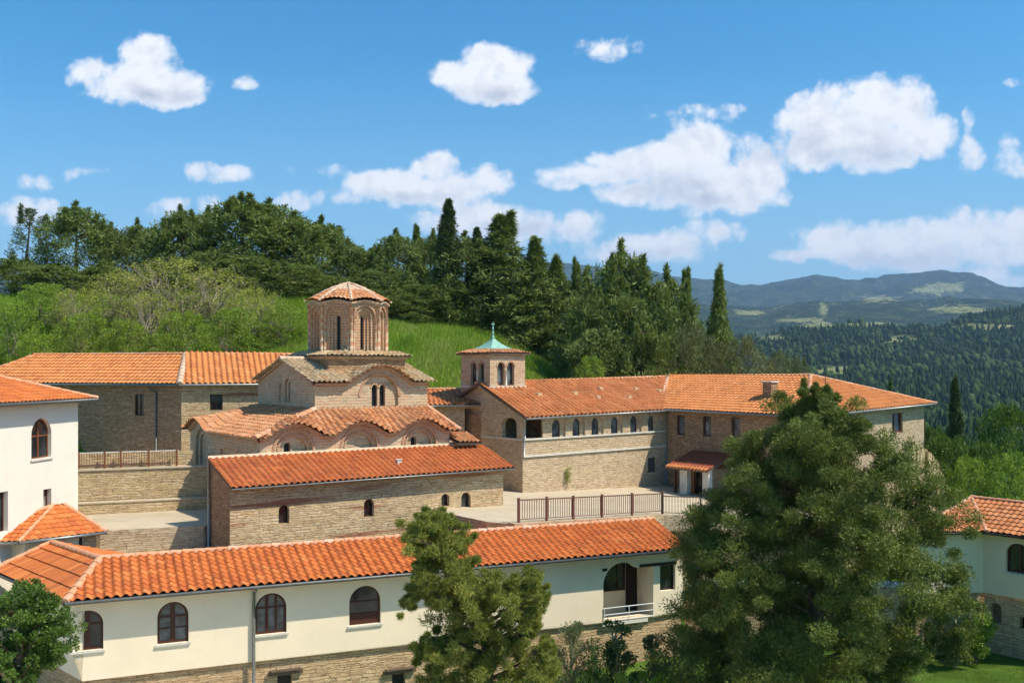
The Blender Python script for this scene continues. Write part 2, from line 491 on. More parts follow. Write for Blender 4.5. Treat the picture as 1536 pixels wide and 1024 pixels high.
stone('stone_wing', [(0.499,0.350,0.200),(0.672,0.505,0.321),(0.759,0.597,0.401),(0.586,0.443,0.290),(0.715,0.515,0.331)], (.28,.20,.12), 2.1, 13., .9, .09, .34)
stone('paving', [(0.504,0.410,0.280),(0.554,0.459,0.328),(0.588,0.492,0.352)], (.42,.34,.23), .5, 1., .3, .03, .2)
brick('church_brick', (.60,.33,.185), (.70,.46,.28), (.70,.57,.40), .42, .15, .035, (.70,.56,.38), .38)
brick('drum_brick', (.52,.24,.125), (.64,.35,.19), (.68,.52,.35), .42, .15, .035, (.66,.52,.34), .15)
brick('arch_brick', (.44,.17,.08), (.52,.24,.13), (.66,.52,.36), .11, .3, .028)
tilemat('tile_front', [(.44,.11,.03),(.52,.135,.032),(.60,.165,.038),(.56,.15,.035),(.64,.19,.045),(.66,.22,.06)], .2)
tilemat('tile_annex', [(.38,.095,.03),(.50,.125,.036),(.55,.155,.045),(.52,.145,.04),(.60,.19,.06)], .3)
tilemat('tile_orange', [(.48,.16,.05),(.62,.225,.065),(.67,.25,.08),(.65,.235,.07),(.70,.29,.10)], .22)
tilemat('tile_mid', [(.46,.15,.05),(.57,.19,.06),(.64,.24,.085),(.60,.21,.07),(.68,.29,.12)], .32)
tilemat('tile_church', [(.34,.13,.06),(.58,.23,.09),(.64,.27,.11),(.52,.19,.075),(.68,.38,.20),(.60,.25,.10)], .4, (.27,.18,.10))
tilemat('tile_old', [(.44,.30,.16),(.60,.45,.26),(.54,.38,.21),(.68,.54,.35),(.60,.30,.13)], .4, (.20,.15,.09))
tilemat('tile_porch', [(.30,.065,.03),(.36,.085,.035),(.33,.07,.03)], .25)
tilemat('ridge_tile', [(.62,.26,.12),(.70,.38,.23),(.66,.30,.15),(.72,.48,.34)], .25)
tilemat('ridge_pale', [(.62,.42,.29),(.70,.50,.36),(.66,.44,.30)], .2)
plaster('plaster', (.90,.76,.55))
plaster('plaster_white', (.74,.695,.60))
plaster('plaster_grey', (.82,.67,.46))
simple('eave_board', (.16,.12,.09), .8, .2)
simple('stone_trim', (.62,.58,.50), .8, .15, 4, .3)
simple('wood', (.075,.024,.014), .45, .25, 12, .1)
simple('wood_red', (.19,.065,.03), .5, .25, 12, .1)
simple('wood_dark', (.035,.02,.014), .5, .25, 12, .1)
simple('zinc', (.28,.29,.28), .45, .2, 5, 0, .6)
simple('zinc_dark', (.12,.12,.115), .5, .2, 5, 0, .4)
simple('copper', (.23,.42,.33), .6, .2, 4, .2)
simple('rust_metal', (.16,.065,.045), .6, .25, 10)
simple('white_metal', (.72,.72,.72), .4, .05)
simple('black_metal', (.04,.035,.03), .5, .2)
simple('bark', (.13,.09,.06), .95, .35, 6, .6)
simple('bark_pale', (.34,.28,.20), .95, .3, 6, .5)
simple('twig', (.27,.26,.12), .95, .3, 6, 0)
def glass(name, col, rough=.06):
    m, nt, bs, out = nt_new(name); N = NT(nt)
    f = N.noise(N.pos(), 1.7, 2)
    N.l(N.mix(N.mr(f, .4, .6), tuple(x*.5 for x in col), tuple(x*1.4 for x in col)), bs.inputs['Base Color'])
    bs.inputs['Roughness'].default_value = rough; bs.inputs['Specular IOR Level'].default_value = .6
    N.l(N.bump(N.noise(N.pos(), 2.5, 2), .03, .05), bs.inputs['Normal'])
    M[name] = m
glass('glass', (.022,.026,.028)); glass('glass_pale', (.10,.11,.115), .12); glass('dark_hole', (.008,.007,.006), .6)
glass('curtain', (.22,.20,.17), .3)
leafmat('leaf_pine', [(0.063,0.083,0.019),(0.132,0.167,0.032),(0.207,0.249,0.047),(0.310,0.328,0.082)], .24)
leafmat('leaf_pine2', [(0.144,0.156,0.029),(0.228,0.252,0.046),(0.336,0.348,0.066),(0.444,0.420,0.099)], .34)
leafmat('leaf_hill', [(0.074,0.111,0.026),(0.138,0.190,0.046),(0.202,0.257,0.059),(0.287,0.319,0.089)], .26)
leafmat('leaf_hill_pale', [(0.075,0.112,0.053),(0.120,0.165,0.075),(0.180,0.225,0.105)], .25)
leafmat('leaf_cypress', [(0.029,0.056,0.020),(0.053,0.090,0.029),(0.091,0.130,0.042)], .15)
leafmat('leaf_broad', [(0.048,0.094,0.015),(0.084,0.154,0.022),(0.120,0.209,0.031),(0.192,0.275,0.055)], .3, .4)
leafmat('leaf_bright', [(0.143,0.238,0.022),(0.220,0.335,0.035),(0.308,0.410,0.055)], .35)
leafmat('leaf_bud', [(0.218,0.239,0.045),(0.309,0.338,0.055),(0.412,0.427,0.070),(0.283,0.213,0.070)], .3)
leafmat('leaf_olive', [(0.084,0.112,0.046),(0.140,0.168,0.065),(0.196,0.210,0.091)], .25)
leafmat('leaf_ivy', [(0.036,0.072,0.014),(0.072,0.132,0.024),(0.120,0.192,0.036)], .25)
leafmat('grass_blade', [(0.146,0.252,0.018),(0.220,0.360,0.029),(0.305,0.444,0.044),(0.403,0.456,0.110)], .38)
leafmat('lawn_blade', [(0.117,0.192,0.022),(0.182,0.264,0.039),(0.260,0.324,0.066)], .35)
# =================================================================== BUILDINGS
def shell(mb, pts, z0, z1, mat=0):
    """plain outer walls along a plan polyline"""
    for a, b in zip(pts[:-1], pts[1:]):
        a = np.array(a, float); b = np.array(b, float)
        L = np.linalg.norm(b-a); fr = Frame(a, b-a)
        mb.face([fr.p(0,0,z0), fr.p(L,0,z0), fr.p(L,0,z1), fr.p(0,0,z1)], uvs=[(0,z0),(L,z0),(L,z1),(0,z1)], mat=mat)

def tri_wall(mb, pts3, fr, mat=0):
    uv = []
    for p in pts3:
        q = np.array(p[:2])-fr.P; uv.append((float(q@fr.u), p[2]))
    mb.face(pts3, uvs=uv, mat=mat)

def P3(q, z): return np.array([q[0], q[1], z])

# ------------------------------------------------ 1. long cream range in front
a = math.radians(23.6)
uF = np.array([math.cos(a), math.sin(a)]); vF = np.array([-uF[1], uF[0]])
EP = G(500, 38.)                        # a point of the eave line
zE, zR, dR = -8.1, -7.19, 3.0
sL = sol(EP, uF, 97); sR = sol(EP, uF, 1037)
front = empty('cream_range', (EP[0], EP[1]+.6, -13.1), 'long cream plastered building with brown arched windows and a recessed balcony in the foreground', 'building')
Pw = EP+.6*vF                            # wall plane
fw = Frame(Pw, uF)
wl = sL+.55; wr = sol(EP+.6*vF, uF, 1024)
zPb = -11.05                             # bottom of the plaster
# wing going back on the left
uL = np.array([-.70, .714]); nL = np.array([-.714, -.70])
cornE = EP+sL*uF                         # eave corner
fl = Frame(fw.p(wl, 0, 0)[:2], uL, nL)
holesF = []; winF = []
def pxrect(fr, x0, x1, y0, y1, d=0):
    s0, _ = fr.sz(x0, y0, d); s1, _ = fr.sz(x1, y0, d)
    _, zt = fr.sz((x0+x1)/2, y0, d); _, zb = fr.sz((x0+x1)/2, y1, d)
    return s0, s1, zb, zt
for (x0, x1, y0, y1) in ((108,155,915,975), (236,283,902,964), (383,430,889,950), (524,571,878,936)):
    s0, s1, z0, z1 = pxrect(fw, x0, x1, y0, y1)
    h = arch(s0, s1, z0, z1, 16); holesF.append(h); winF.append(h)
bs0, _ = fw.sz(905, 900); bs1, bz0 = fw.sz(962, 930); bs2, bz0b = fw.sz(980, 930)
_, bzt = fw.sz(934, 843); _, bzb = fw.sz(942, 929)
_, zlint = fw.sz(965, 850)
r = (bs1-bs0)/2; c = (bs0+bs1)/2
hb = [(bs0, bzb), (bs2, bzb), (bs2, zlint), (bs1, zlint)]
for i in range(1, 17):
    t = math.pi*i/16; z = bzt-r+r*math.sin(t)
    if t < math.pi/2 and z < zlint: continue
    hb.append((c+r*math.cos(t), z))
hb2 = [p for p in hb]
holesF.append(hb2)
ws0, ws1, wz0, wz1 = pxrect(fw, 990, 1013, 847, 885); hw = rect(ws0, ws1, wz0, wz1); holesF.append(hw)
mb = MB()
wall(mb, fw, [(wl, zPb), (wr, zPb), (wr, zE+.02), (wl, zE+.02)], holesF, .3)
fwb = fw.off(-5.2)
mb.face([fw.p(wr,0,zPb), fw.p(wr,-4.8,zPb), fw.p(wr,-4.8,zE), fw.p(wr,-2.4,zR-.1), fw.p(wr,0,zE)])
mb.face([fw.p(wl,-.0,zPb), fw.p(wr,0,zPb), fw.p(wr,-.4,zPb), fw.p(wl,-.4,zPb)])
wall(mb, fl, rect(0, 7.1, zPb, zE+.05), [], .3)
mb.build('wall', [M['plaster']], front)
# balcony recess
mb = MB(); fb = fw.off(-1.5)
box(mb, fb, bs0-1.2, bs2+1.6, -.15, 0, bzb-.05, zE-.1)                       # back wall of the balcony
fwall = fw
wi = bs2+.02
box(mb, fw, wi, wi+.2, -1.49, -.3, bzb-.04, zE-.15)
box(mb, fw, bs0-.22, bs0-.02, -1.49, -.3, bzb-.04, zE-.15)
box(mb, fw, bs0-.2, bs2+.2, -1.5, -.302, bzb-.16, bzb-.05)
s_a, _ = fw.sz(940, 900); s_b, _ = fw.sz(977, 900)
mb.build('balcony_wall', [M['plaster']], front)
mb = MB()
s_d0, _ = fw.sz(940, 900, -1.4); s_d1, _ = fw.sz(962, 900, -1.4)
box(mb, fb, s_d0, s_d1, .0, .06, bzb, zlint-.02); mb.build('balcony_door', [M['wood_dark']], front)
mb = MB(); s_e0, _ = fw.sz(906, 900, -1.4); s_e1, _ = fw.sz(938, 900, -1.4); _, ze = fw.sz(920, 886, -1.4)
ow = Frame(fb.P, fb.u)
hq = rect(s_e0-.3, s_e1, ze, zlint-.02)
window(front, fb.off(.2), hq, d=-.12, mull=(.72,), fmat=M['wood_dark'], name='balcony_window')
# lintel beams
mb = MB(); l0, _ = fw.sz(904, 853); l1, _ = fw.sz(1016, 848)
_, lz = fw.sz(910, 852)
box(mb, fw, l0-.02, bs0+.18, -.02, .03, zlint-.02, zlint+.1); mb.build('lintel', [M['wood_dark']], front); mb = MB(); box(mb, fw, bs1-.1, ws1+.06, -.02, .03, zlint, zlint+.14)
mb.build('lintel', [M['wood_dark']], front)
# railing
mb = MB()
for z in (bzb+.06, bzb+.33, bzb+.62): mb.tube([fw.p(bs0,.04,z), fw.p(bs2,.04,z)], .022, 6)
for k_ in range(3):
    s = bs0+.03+(bs2-bs0-.06)*k_/2; mb.tube([fw.p(s,.04,bzb-.02), fw.p(s,.04,bzb+.63)], .022, 6)
mb.build('balcony_railing', [M['white_metal']], front)
mb = MB(); box(mb, fw, bs0-.03, bs2-.3, -.1, .04, bzb-.16, bzb-.01); mb.build('balcony_sill', [M['plaster_white']], front)
for i, h in enumerate(winF):
    if i < 3: window(front, fw, h, d=-.1, fw=.085, mull=((.5, .16),) if i != 2 else ((.36, .12), (.7, .07)), trans=((.66, .07), (.34, .035)) if i == 1 else ((.66, .07),), sill=.07, pmat=M['glass'] if i == 0 else M['glass_pale'])
    else: window(front, fw, h, d=-.1, fw=.06, trans=((.6, .05), (.1, .5)), sill=.07)
# inner casements of first three windows: bars
window(front, fw, hw, d=-.16, fw=.07, fmat=M['wood_dark'])
# stone base
mb = MB(); fs = fw.off(-.14)
hs = []
for (x0, x1, y0, y1) in ((416,438,1010,1050), (588,608,1008,1050)):
    s0, s1, z0, z1 = pxrect(fs, x0, x1, y0, y1); hs.append(rect(s0, s1, z0, z1))
wall(mb, fs, [(wl, -14.), (wr, -14.), (wr, zPb+.01), (wl, zPb+.01)], hs, .3)
fls = fl.off(-.14)
wall(mb, fls, rect(.1, 7.0, -14., zPb+.01), [], .3)
mb.face([fs.p(wr,0,-14), fs.p(wr,-4.6,-14), fs.p(wr,-4.6,zPb), fs.p(wr,0,zPb)])
mb.build('stone_base', [M['stone_low']], front)
for h in hs:
    mb = MB(); s0 = h[0][0]; s1 = h[1][0]; z1 = h[2][1]
    mb.face([fs.p(q[0], -.28, q[1]) for q in h]); mb.build('window', [M['dark_hole']], front)
    mb = MB(); box(mb, fs, s0-.35, s1+.4, -.1, .14, z1+.0, z1+.14); box(mb, fs, s0-.28, s1+.3, -.1, .2, z1+.141, z1+.2); mb.build('lintel', [M['bark']], front)
# roof
mb = MB()
hipR = EP+(sL+3.2)*uF+dR*vF              # ridge corner above the left hip
hipR = G(150, 37.4); 
rdir_s = float((hipR-EP)@uF)
ER = P3(EP+sR*uF, zE+.02); EL = P3(cornE, zE+.02)
RR = P3(EP+(sR-.1)*uF+dR*vF, zR); RL = P3(hipR*0+EP+rdir_s*uF+dR*vF, zR)
plane_roof(mb, EL, ER, [RR, RL], w=.31, L=.37, A=.07, step=.035, jit=.012, k=9, seed=5)
BR = P3(EP+sR*uF+2*dR*vF, zE); BL = P3(EP+(rdir_s+1.2)*uF+2*dR*vF, zE)
plane_roof(mb, BR, BL, [RL, RR], w=.31, L=.37, A=.07, step=.035, jit=.01, k=5, seed=6)
# left wing roof, seams run along the slope
W1 = P3(EL[:2]+7.6*uL, zE); Rw = P3(RL[:2]+4.9*uL, zR)
mb2 = MB()
plane_roof(mb, W1, EL, [RL, Rw], w=.31, L=.62, A=.012, step=.045, jit=.006, k=5, seed=7)
bw = P3(Rw[:2]-3.0*nL, zE); bl2 = BL
plane_roof(mb, bl2, bw, [Rw, RL], w=.31, L=.37, A=.07, step=.035, jit=.01, k=5, seed=8)
ridge(mb, RL, RR, .14); ridge(mb, EL, RL, .14); ridge(mb, RL, Rw, .13)
ridge(mb, W1+[0,0,.03], Rw, .12)
mb.build('roof', [M['tile_front'], M['eave_board'], M['ridge_tile']], front)
gutter(front, EL-P3(.05*vF, 0), ER-P3(.05*vF, 0), .065, .07, mat=M['zinc_dark'])
gutter(front, W1, EL, .065, .08, mat=M['zinc_dark'])
mb = MB(); sp_, _ = fw.sz(380, 900)
mb.tube([fw.p(sp_,.52,zE-.08), fw.p(sp_,.45,zE-.22), fw.p(sp_,.09,zE-.32), fw.p(sp_,.09,zPb-.1), fw.p(sp_,.09,-14)], .065, 8)
mb.build('downpipe', [M['zinc']], front, smooth=True)

# ------------------------------------------------ 2. white house on the left edge
dW = np.array([.15, .9887]); nW = np.array([.9887, -.15])
K1 = G(117, 46.)
white = empty('white_house', (K1[0]-3, K1[1]-3, -9.), 'tall white plastered house with an arched window at the left edge of the photo', 'house')
zw = -1.45
fwh = Frame(K1-9*dW, dW, nW)             # s=9 at the corner
hW = []
s0, s1, z0, z1 = pxrect(fwh, 47, 77, 627, 687); hA = arch(s0, s1, z0, z1, 14); hW.append(hA)
s0, s1, z0, z1 = pxrect(fwh, 65, 77, 733, 790); hB = rect(s0, s1, z0, z1); hW.append(hB)
s0, s1, z0, z1 = pxrect(fwh, -20, 12, 739, 800); hC = rect(s0, s1, z0, z1); hW.append(hC)
mb = MB(); wall(mb, fwh, rect(0, 9, -9.5, zw+.05), hW, .3)
shell(mb, [K1, K1-8*nW], -9.5, zw)
shell(mb, [K1-9*dW-8*nW, K1-9*dW], -9.5, zw); shell(mb, [K1-8*nW, K1-8*nW-9*dW], -9.5, zw)
mb.build('wall', [M['plaster_white']], white)
window(white, fwh, hA, d=-.16, fw=.06, mull=((.5,.08),), trans=((.56,.06),), sill=.07, fmat=M['wood_red'])
window(white, fwh, hB, d=-.2, fw=.06, pmat=M['curtain']); window(white, fwh, hC, d=-.2, fw=.06)
mb = MB(); o = .62
c1 = P3(K1+o*nW+.55*dW, zw+.0); c0 = P3(K1+o*nW-9.6*dW, zw); c2 = P3(K1-8.6*nW+.55*dW, zw); c3 = P3(K1-8.6*nW-9.6*dW, zw)
ap1 = P3(K1-4*nW-4.1*dW, zw+1.62); ap0 = P3(K1-4*nW-5.0*dW, zw+1.62)
plane_roof(mb, c0, c1, [ap1, ap0], w=.27, L=.36, A=.04, step=.03, jit=.01, k=6, seed=21)
plane_roof(mb, c1, c2, [ap1], w=.27, L=.36, A=.04, step=.03, jit=.01, k=5, seed=22)
plane_roof(mb, c2, c3, [ap0, ap1], w=.27, L=.36, A=.04, step=.03, jit=.01, k=4, seed=23)
plane_roof(mb, c3, c0, [ap0], w=.27, L=.36, A=.04, step=.03, jit=.01, k=4, seed=24)
ridge(mb, c1, ap1, .11); ridge(mb, ap1, ap0, .11); ridge(mb, c2, ap1, .11); ridge(mb, c0, ap0, .11)
mb.build('roof', [M['tile_front'], M['eave_board'], M['ridge_tile']], white)
gutter(white, c0, c1, .08, .08, mat=M['zinc_dark'])

# ------------------------------------------------ 3. small outbuilding
e1 = G(28, 40.6); e2 = G(160, 43.1); zs = -7.12
du = (e2-e1); Ls = np.linalg.norm(du); du /= Ls; dn = np.array([-du[1], du[0]])
small = empty('outbuilding', (e1[0]+1, e1[1]+2, -9), 'low outbuilding with a small hipped orange roof in front of the white house', 'building')
fsb = Frame(e1+.45*dn, du)
mb = MB(); wall(mb, fsb, rect(.4, Ls-.35, -9.5, zs+.02), [], .3)
q0 = e1+.45*dn+.4*du; q1 = e1+.45*dn+(Ls-.35)*du
shell(mb, [q1, q1+3.4*dn], -9.5, zs); shell(mb, [q1+3.4*dn, q0+3.4*dn-2*du], -9.5, zs); shell(mb, [q0-2*du+3*dn, q0], -9.5, zs)
mb.build('wall', [M['plaster']], small)
mb = MB(); box(mb, fsb, Ls-.8, Ls-.3, -.05, .05, -9.5, zs-.01); mb.build('corner_pier', [M['stone_wing']], small)
mb = MB(); box(mb, fsb, Ls-1.0, Ls-.88, 0, .05, -9.2, zs-.12); mb.build('downpipe', [M['wood_dark']], small)
mb = MB()
g1 = P3(e1, zs); g2 = P3(e2, zs); g3 = P3(e2+3.9*dn, zs); g4 = P3(e1-1.9*du+3.9*dn, zs); g5 = P3(e1-2.2*du+1.5*dn, zs)
apx = W(80, 757, 43.6); apx2 = apx+np.array([.35, .3, 0])
plane_roof(mb, g1, g2, [apx2, apx], w=.25, L=.33, A=.03, step=.03, jit=.012, k=6, seed=31)
plane_roof(mb, g2, g3, [apx2], w=.25, L=.33, A=.03, step=.03, jit=.01, k=5, seed=32)
plane_roof(mb, g5, g1, [apx], w=.25, L=.33, A=.03, step=.03, jit=.01, k=5, seed=33)
plane_roof(mb, g3, g4, [apx, apx2], w=.25, L=.33, A=.03, step=.03, jit=.01, k=4, seed=34)
ridge(mb, g2, apx2, .09, mat=2); ridge(mb, g1, apx, .07, mat=2); ridge(mb, g5, apx, .09)
mb.build('roof', [M['tile_front'], M['eave_board'], M['ridge_tile']], small)
gutter(small, g1, g2, .07, .06)
gutter(small, g5, g1, .07, .06)

# ------------------------------------------------ 4. upper left range
K2 = G(272, 62.)
upper = empty('upper_range', (K2[0], K2[1]+3, -5.1), 'long stone building with an orange roof behind the church on the upper left', 'building')
zu = -1.05; zru = .85
uA = np.array([.96, -.28]); uA /= np.linalg.norm(uA)      # left part, towards the corner
uB = np.array([.94, .34]); uB /= np.linalg.norm(uB)
fA = Frame(K2-17*uA, uA); fB = Frame(K2, uB)
s0, s1, z0, z1 = pxrect(fA, 202, 216, 591, 623); hA1 = rect(s0, s1, z0, z1)
s0, s1, z0, z1 = pxrect(fB, 315, 334, 591, 615); hB1 = rect(s0, s1, z0, z1)
mb = MB()
wall(mb, fA, rect(0, 17, -7.5, zu+.1), [hA1], .25); mb.build('wall', [M['stone_shaded']], upper)
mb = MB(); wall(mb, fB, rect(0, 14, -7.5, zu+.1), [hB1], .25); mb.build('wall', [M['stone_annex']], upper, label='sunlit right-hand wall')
window(upper, fA, hA1, d=-.12, fw=.06, mull=(.5,), fmat=M['wood_dark']); window(upper, fB, hB1, d=-.1, fw=.07, mull=(.5,), fmat=M['wood_dark'])
bA = K2-17*uA+6.2*np.array([-uA[1], uA[0]]); bB = K2+14*uB+6.2*np.array([-uB[1], uB[0]]); bK = K2+np.array([0., 6.4])
mb = MB(); shell(mb, [bB, bK, bA, K2-17*uA], -7.5, zu); mb.build('wall', [M['stone_shaded']], upper)
mb = MB(); nA = fA.n; nB = fB.n
Ec = P3(K2+.35*(nA+nB)/1.0*.62, zu)
EA = P3(K2-17*uA+.4*nA, zu); EB = P3(K2+14*uB+.4*nB, zu)
Rk = W(279, 531, 65.1); Rk[2] = zru; RA = P3(EA[:2]+3.4*uA-3.3*nA, zru); RB_ = P3(EB[:2]-3.3*nB, zru)
plane_roof(mb, EA, Ec, [Rk, RA], w=.33, L=.40, A=.05, step=.045, jit=.01, k=8, seed=41)
plane_roof(mb, Ec, EB, [RB_, Rk], w=.36, L=.40, A=.09, step=.02, jit=.01, k=9, seed=42)
Bc = P3(K2+np.array([.1, 7.]), zu); BA = P3(EA[:2]-7*nA, zu); BB = P3(EB[:2]-7*nB, zu)
plane_roof(mb, Bc, BA, [RA, Rk], w=.35, L=.4, A=.03, step=.03, k=4, seed=43)
plane_roof(mb, BB, Bc, [Rk, RB_], w=.35, L=.4, A=.03, step=.03, k=4, seed=44)
plane_roof(mb, BA, EA, [RA], w=.35, L=.4, A=.03, step=.03, k=4, seed=45)
ridge(mb, RA, Rk, .11); ridge(mb, Rk, RB_, .11); ridge(mb, Ec, Rk, .18, mat=3, lift=.06); ridge(mb, EA, RA, .11)
mb.build('roof', [M['tile_orange'], M['eave_board'], M['ridge_tile'], M['ridge_pale']], upper)
gutter(upper, EA+P3(.04*nA, 0), Ec, .07, .08, mat=M['zinc']); gutter(upper, Ec, EB+P3(.04*nB, 0), .07, .08, mat=M['zinc'])
mb = MB(); sp_, _ = fA.sz(235, 600)
mb.tube([fA.p(sp_-.35,.35,zu-.1), fA.p(sp_-.3,.3,zu-.3), fA.p(sp_,.07,zu-.55), fA.p(sp_,.07,-6.2)], .06, 8)
mb.build('downpipe', [M['zinc_dark']], upper, smooth=True)

# ------------------------------------------------ 5. the church
th = math.radians(36); uC = np.array([math.cos(th), math.sin(th)]); vC = np.array([-uC[1], uC[0]])
A0 = G(390, 47.)
def C2(s, e): return A0+s*uC+e*vC
def C3(s, e, z): return P3(C2(s, e), z)
LF = 10.57; LS = 10.1; zB0 = -8.6
church = empty('byzantine_church', C3(5.2, 5, -8.4), 'old brick Byzantine church with scalloped tile roofs and an eight-sided domed drum in the middle', 'church')
def bump_front(s):
    """height of the wavy eave above its flats along the lower front wall"""
    z = 0.
    for c, w_ in ((1.72, 1.62), (5.25, 1.62), (8.75, 1.62)):
        q = np.abs((s-c)/w_); z = z+np.where(q < 1, .66*np.cos(q*math.pi/2)**1.25, 0)
    return z
def bump_left(e):
    q = np.abs((e-8.3)/1.75); return np.where(q < 1, .6*np.cos(q*math.pi/2)**1.3, 0)
zl = -3.42          # flat eave height of the lower walls
ff = Frame(A0, uC); flw = Frame(A0, vC, np.array([-uC[0], -uC[1]]))
# lower front wall with blind arches
top = [(s, zl+float(bump_front(np.array(s)))) for s in np.linspace(LF, 0, 60)]
mb = MB(); archs = []; inner_w = []
for ci_, c in enumerate((1.72, 5.25, 8.75)):
    archs.append(arch(c-.98, c+.98, -4.9, -3.08, 16))
wall(mb, ff, [(0, zB0), (LF, zB0)]+top, archs, .14)
wins = []
for ci_, c in enumerate((1.72, 5.25, 8.75)):
    inn = arch(c-.74, c+.74, -4.9, -3.32, 16)
    wall(mb, ff, archs[ci_], [inn], .12, d=-.14)
    if ci_ != 1:
        cc = c-.25 if ci_ == 0 else c-.25
        w_ = arch(cc-.17, cc+.17, -4.2, -3.66, 8)
        wall(mb, ff, inn, [w_], .3, d=-.26); wins.append(w_)
    else: wall(mb, ff, inn, [], .12, d=-.26)
# lower left wall
topl = [(e, zl+float(bump_left(np.array(e)))) for e in np.linspace(10.1, 0, 50)]
nich = arch(7.6, 9.2, -6.3, -3.35, 14); nich2 = rect(3.0, 5.4, -6.2, -4.2)
wall(mb, flw, [(0, zB0), (10.1, zB0)]+topl, [nich, nich2], .15)
wall(mb, flw, nich, [arch(7.9, 8.9, -6.3, -3.65, 14)], .12, d=-.15)
mb.face([flw.p(q[0], -.27, q[1]) for q in arch(7.88, 8.92, -6.32, -3.63, 14)]); mb.face([flw.p(q[0], -.15, q[1]) for q in nich2])
shell(mb, [C2(LF, 0), C2(LF, 10.1), C2(0, 10.1)], zB0, zl)
mb.build('wall', [M['church_brick']], church)
for w_ in wins:
    g = MB(); g.face([ff.p(q[0], -.46, q[1]) for q in w_]); g.build('window', [M['dark_hole']], church)
def archivolt(fr, s0, s1, zs_, z1, w_, d0, d1, mbx, n=20):
    c = (s0+s1)/2; r0 = (s1-s0)/2; r1 = r0+w_
    hz = z1-r0
    for i in range(n):
        t0 = math.pi*i/n; t1 = math.pi*(i+1)/n
        pts = [(c+r0*math.cos(t0), hz+r0*math.sin(t0)), (c+r1*math.cos(t0), hz+r1*math.sin(t0)), (c+r1*math.cos(t1), hz+r1*math.sin(t1)), (c+r0*math.cos(t1), hz+r0*math.sin(t1))]
        uv = [(t0*r0, 0), (t0*r0, w_), (t1*r0, w_), (t1*r0, 0)]
        mbx.face([fr.p(p[0], d1, p[1]) for p in pts], uvs=uv)
        mbx.face([fr.p(pts[1][0],d1,pts[1][1]), fr.p(pts[2][0],d1,pts[2][1]), fr.p(pts[2][0],d0,pts[2][1]), fr.p(pts[1][0],d0,pts[1][1])], uvs=uv)
        mbx.face([fr.p(pts[0][0],d1,pts[0][1]), fr.p(pts[3][0],d1,pts[3][1]), fr.p(pts[3][0],d0,pts[3][1]), fr.p(pts[0][0],d0,pts[0][1])], uvs=uv)
for c in (1.72, 5.25, 8.75):
    mb = MB(); archivolt(ff, c-.98, c+.98, 0, -3.08, .14, -.02, .035, mb); mb.build('arch_band', [M['arch_brick']], church)
    mb = MB(); archivolt(ff, c-.74, c+.74, 0, -3.32, .10, -.16, -.1, mb); mb.build('arch_band', [M['arch_brick']], church)
# wavy cornice under the eaves
def cornice(fr, svals, zf, d0, d1, h, mbx):
    for a_, b_ in zip(svals[:-1], svals[1:]):
        za, zb = float(zf(a_)), float(zf(b_))
        q = [(a_, za-h), (b_, zb-h), (b_, zb), (a_, za)]
        mbx.face([fr.p(p[0], d1, p[1]) for p in q], uvs=q)
        mbx.face([fr.p(a_, d0, za-h), fr.p(b_, d0, zb-h), fr.p(b_, d1, zb-h), fr.p(a_, d1, za-h)], uvs=q)
mb = MB()
zf = lambda s: zl+float(bump_front(np.array(s)))+.03
cornice(ff, np.linspace(-.05, LF, 60), zf, 0, .16, .10, mb); cornice(ff, np.linspace(-.05, LF, 60), lambda s: zf(s)-.1, 0, .09, .1, mb)
zfl = lambda e: zl+float(bump_left(np.array(e)))+.03
cornice(flw, np.linspace(-.05, 10.1, 50), zfl, 0, .16, .10, mb); cornice(flw, np.linspace(-.05, 10.1, 50), lambda s: zfl(s)-.1, 0, .09, .1, mb)
mb.build('cornice', [M['drum_brick']], church)
# lower roofs (ruled between the wavy eave and the straight foot of the cross)
zt = -2.15; ov = .42; s_in0, s_in1, e_in = 3.5, LS, 1.5
mb = MB(); rise_n = np.array([*(-vC*.5), .85])
def fP(S, T):
    f = np.clip(T/(e_in+ov), 0, 1)
    z0 = zl+.10-.06+bump_front(S)
    z = z0*(1-f)+(zt)*f; z = zl+.04+(zt-zl-.04)*f+bump_front(S)*(1-f)**1.3
    P = A0[None, :]+S[:, None]*uC[None, :]+(T-ov)[:, None]*vC[None, :]
    return np.concatenate([P, z[:, None]], 1)
def thi_f(s):
    if s < s_in0: return (e_in+ov)*(s+ov)/(s_in0+ov)
    if s > s_in1: return max(0, (e_in+ov)*(LF+ov-s)/(LF+ov-s_in1))
    return e_in+ov
tiles(mb, fP, -ov, LF+ov, lambda s: 0, thi_f, rise_n, w=.30, L=.38, A=.085, step=.04, k=8, jit=.03, seed=51)
rise_l = np.array([*(-uC*.3), .92])
def lP(S, T):
    f = np.clip(T/(s_in0+ov), 0, 1)
    z = zl+.04+(zt-zl-.04)*f+bump_left(S)*(1-f)**1.3
    P = A0[None, :]+S[:, None]*vC[None, :]+(T-ov)[:, None]*uC[None, :]
    return np.concatenate([P, z[:, None]], 1)
def thi_l(e):
    if e < e_in: return (s_in0+ov)*(e+ov)/(e_in+ov)
    if e > 9.05: return max(0, (s_in0+ov)*(10.5-e)/(10.5-9.05))
    return s_in0+ov
tiles(mb, lP, -ov, 10.5, lambda s: 0, thi_l, rise_l, w=.30, L=.38, A=.085, step=.04, k=8, jit=.03, seed=52)
plane_roof(mb, C3(LF+ov, -ov, zl+.04), C3(LF+ov, 10.5, zl+.04), [C3(LS, 9.05, zt), C3(LS, e_in, zt)], w=.3, L=.38, A=.08, step=.04, jit=.03, k=5, seed=53)
plane_roof(mb, C3(LF+ov, 10.5, zl+.04), C3(-ov, 10.5, zl+.04), [C3(s_in0, 9.05, zt), C3(LS, 9.05, zt)], w=.3, L=.38, A=.08, step=.04, jit=.03, k=4, seed=54)
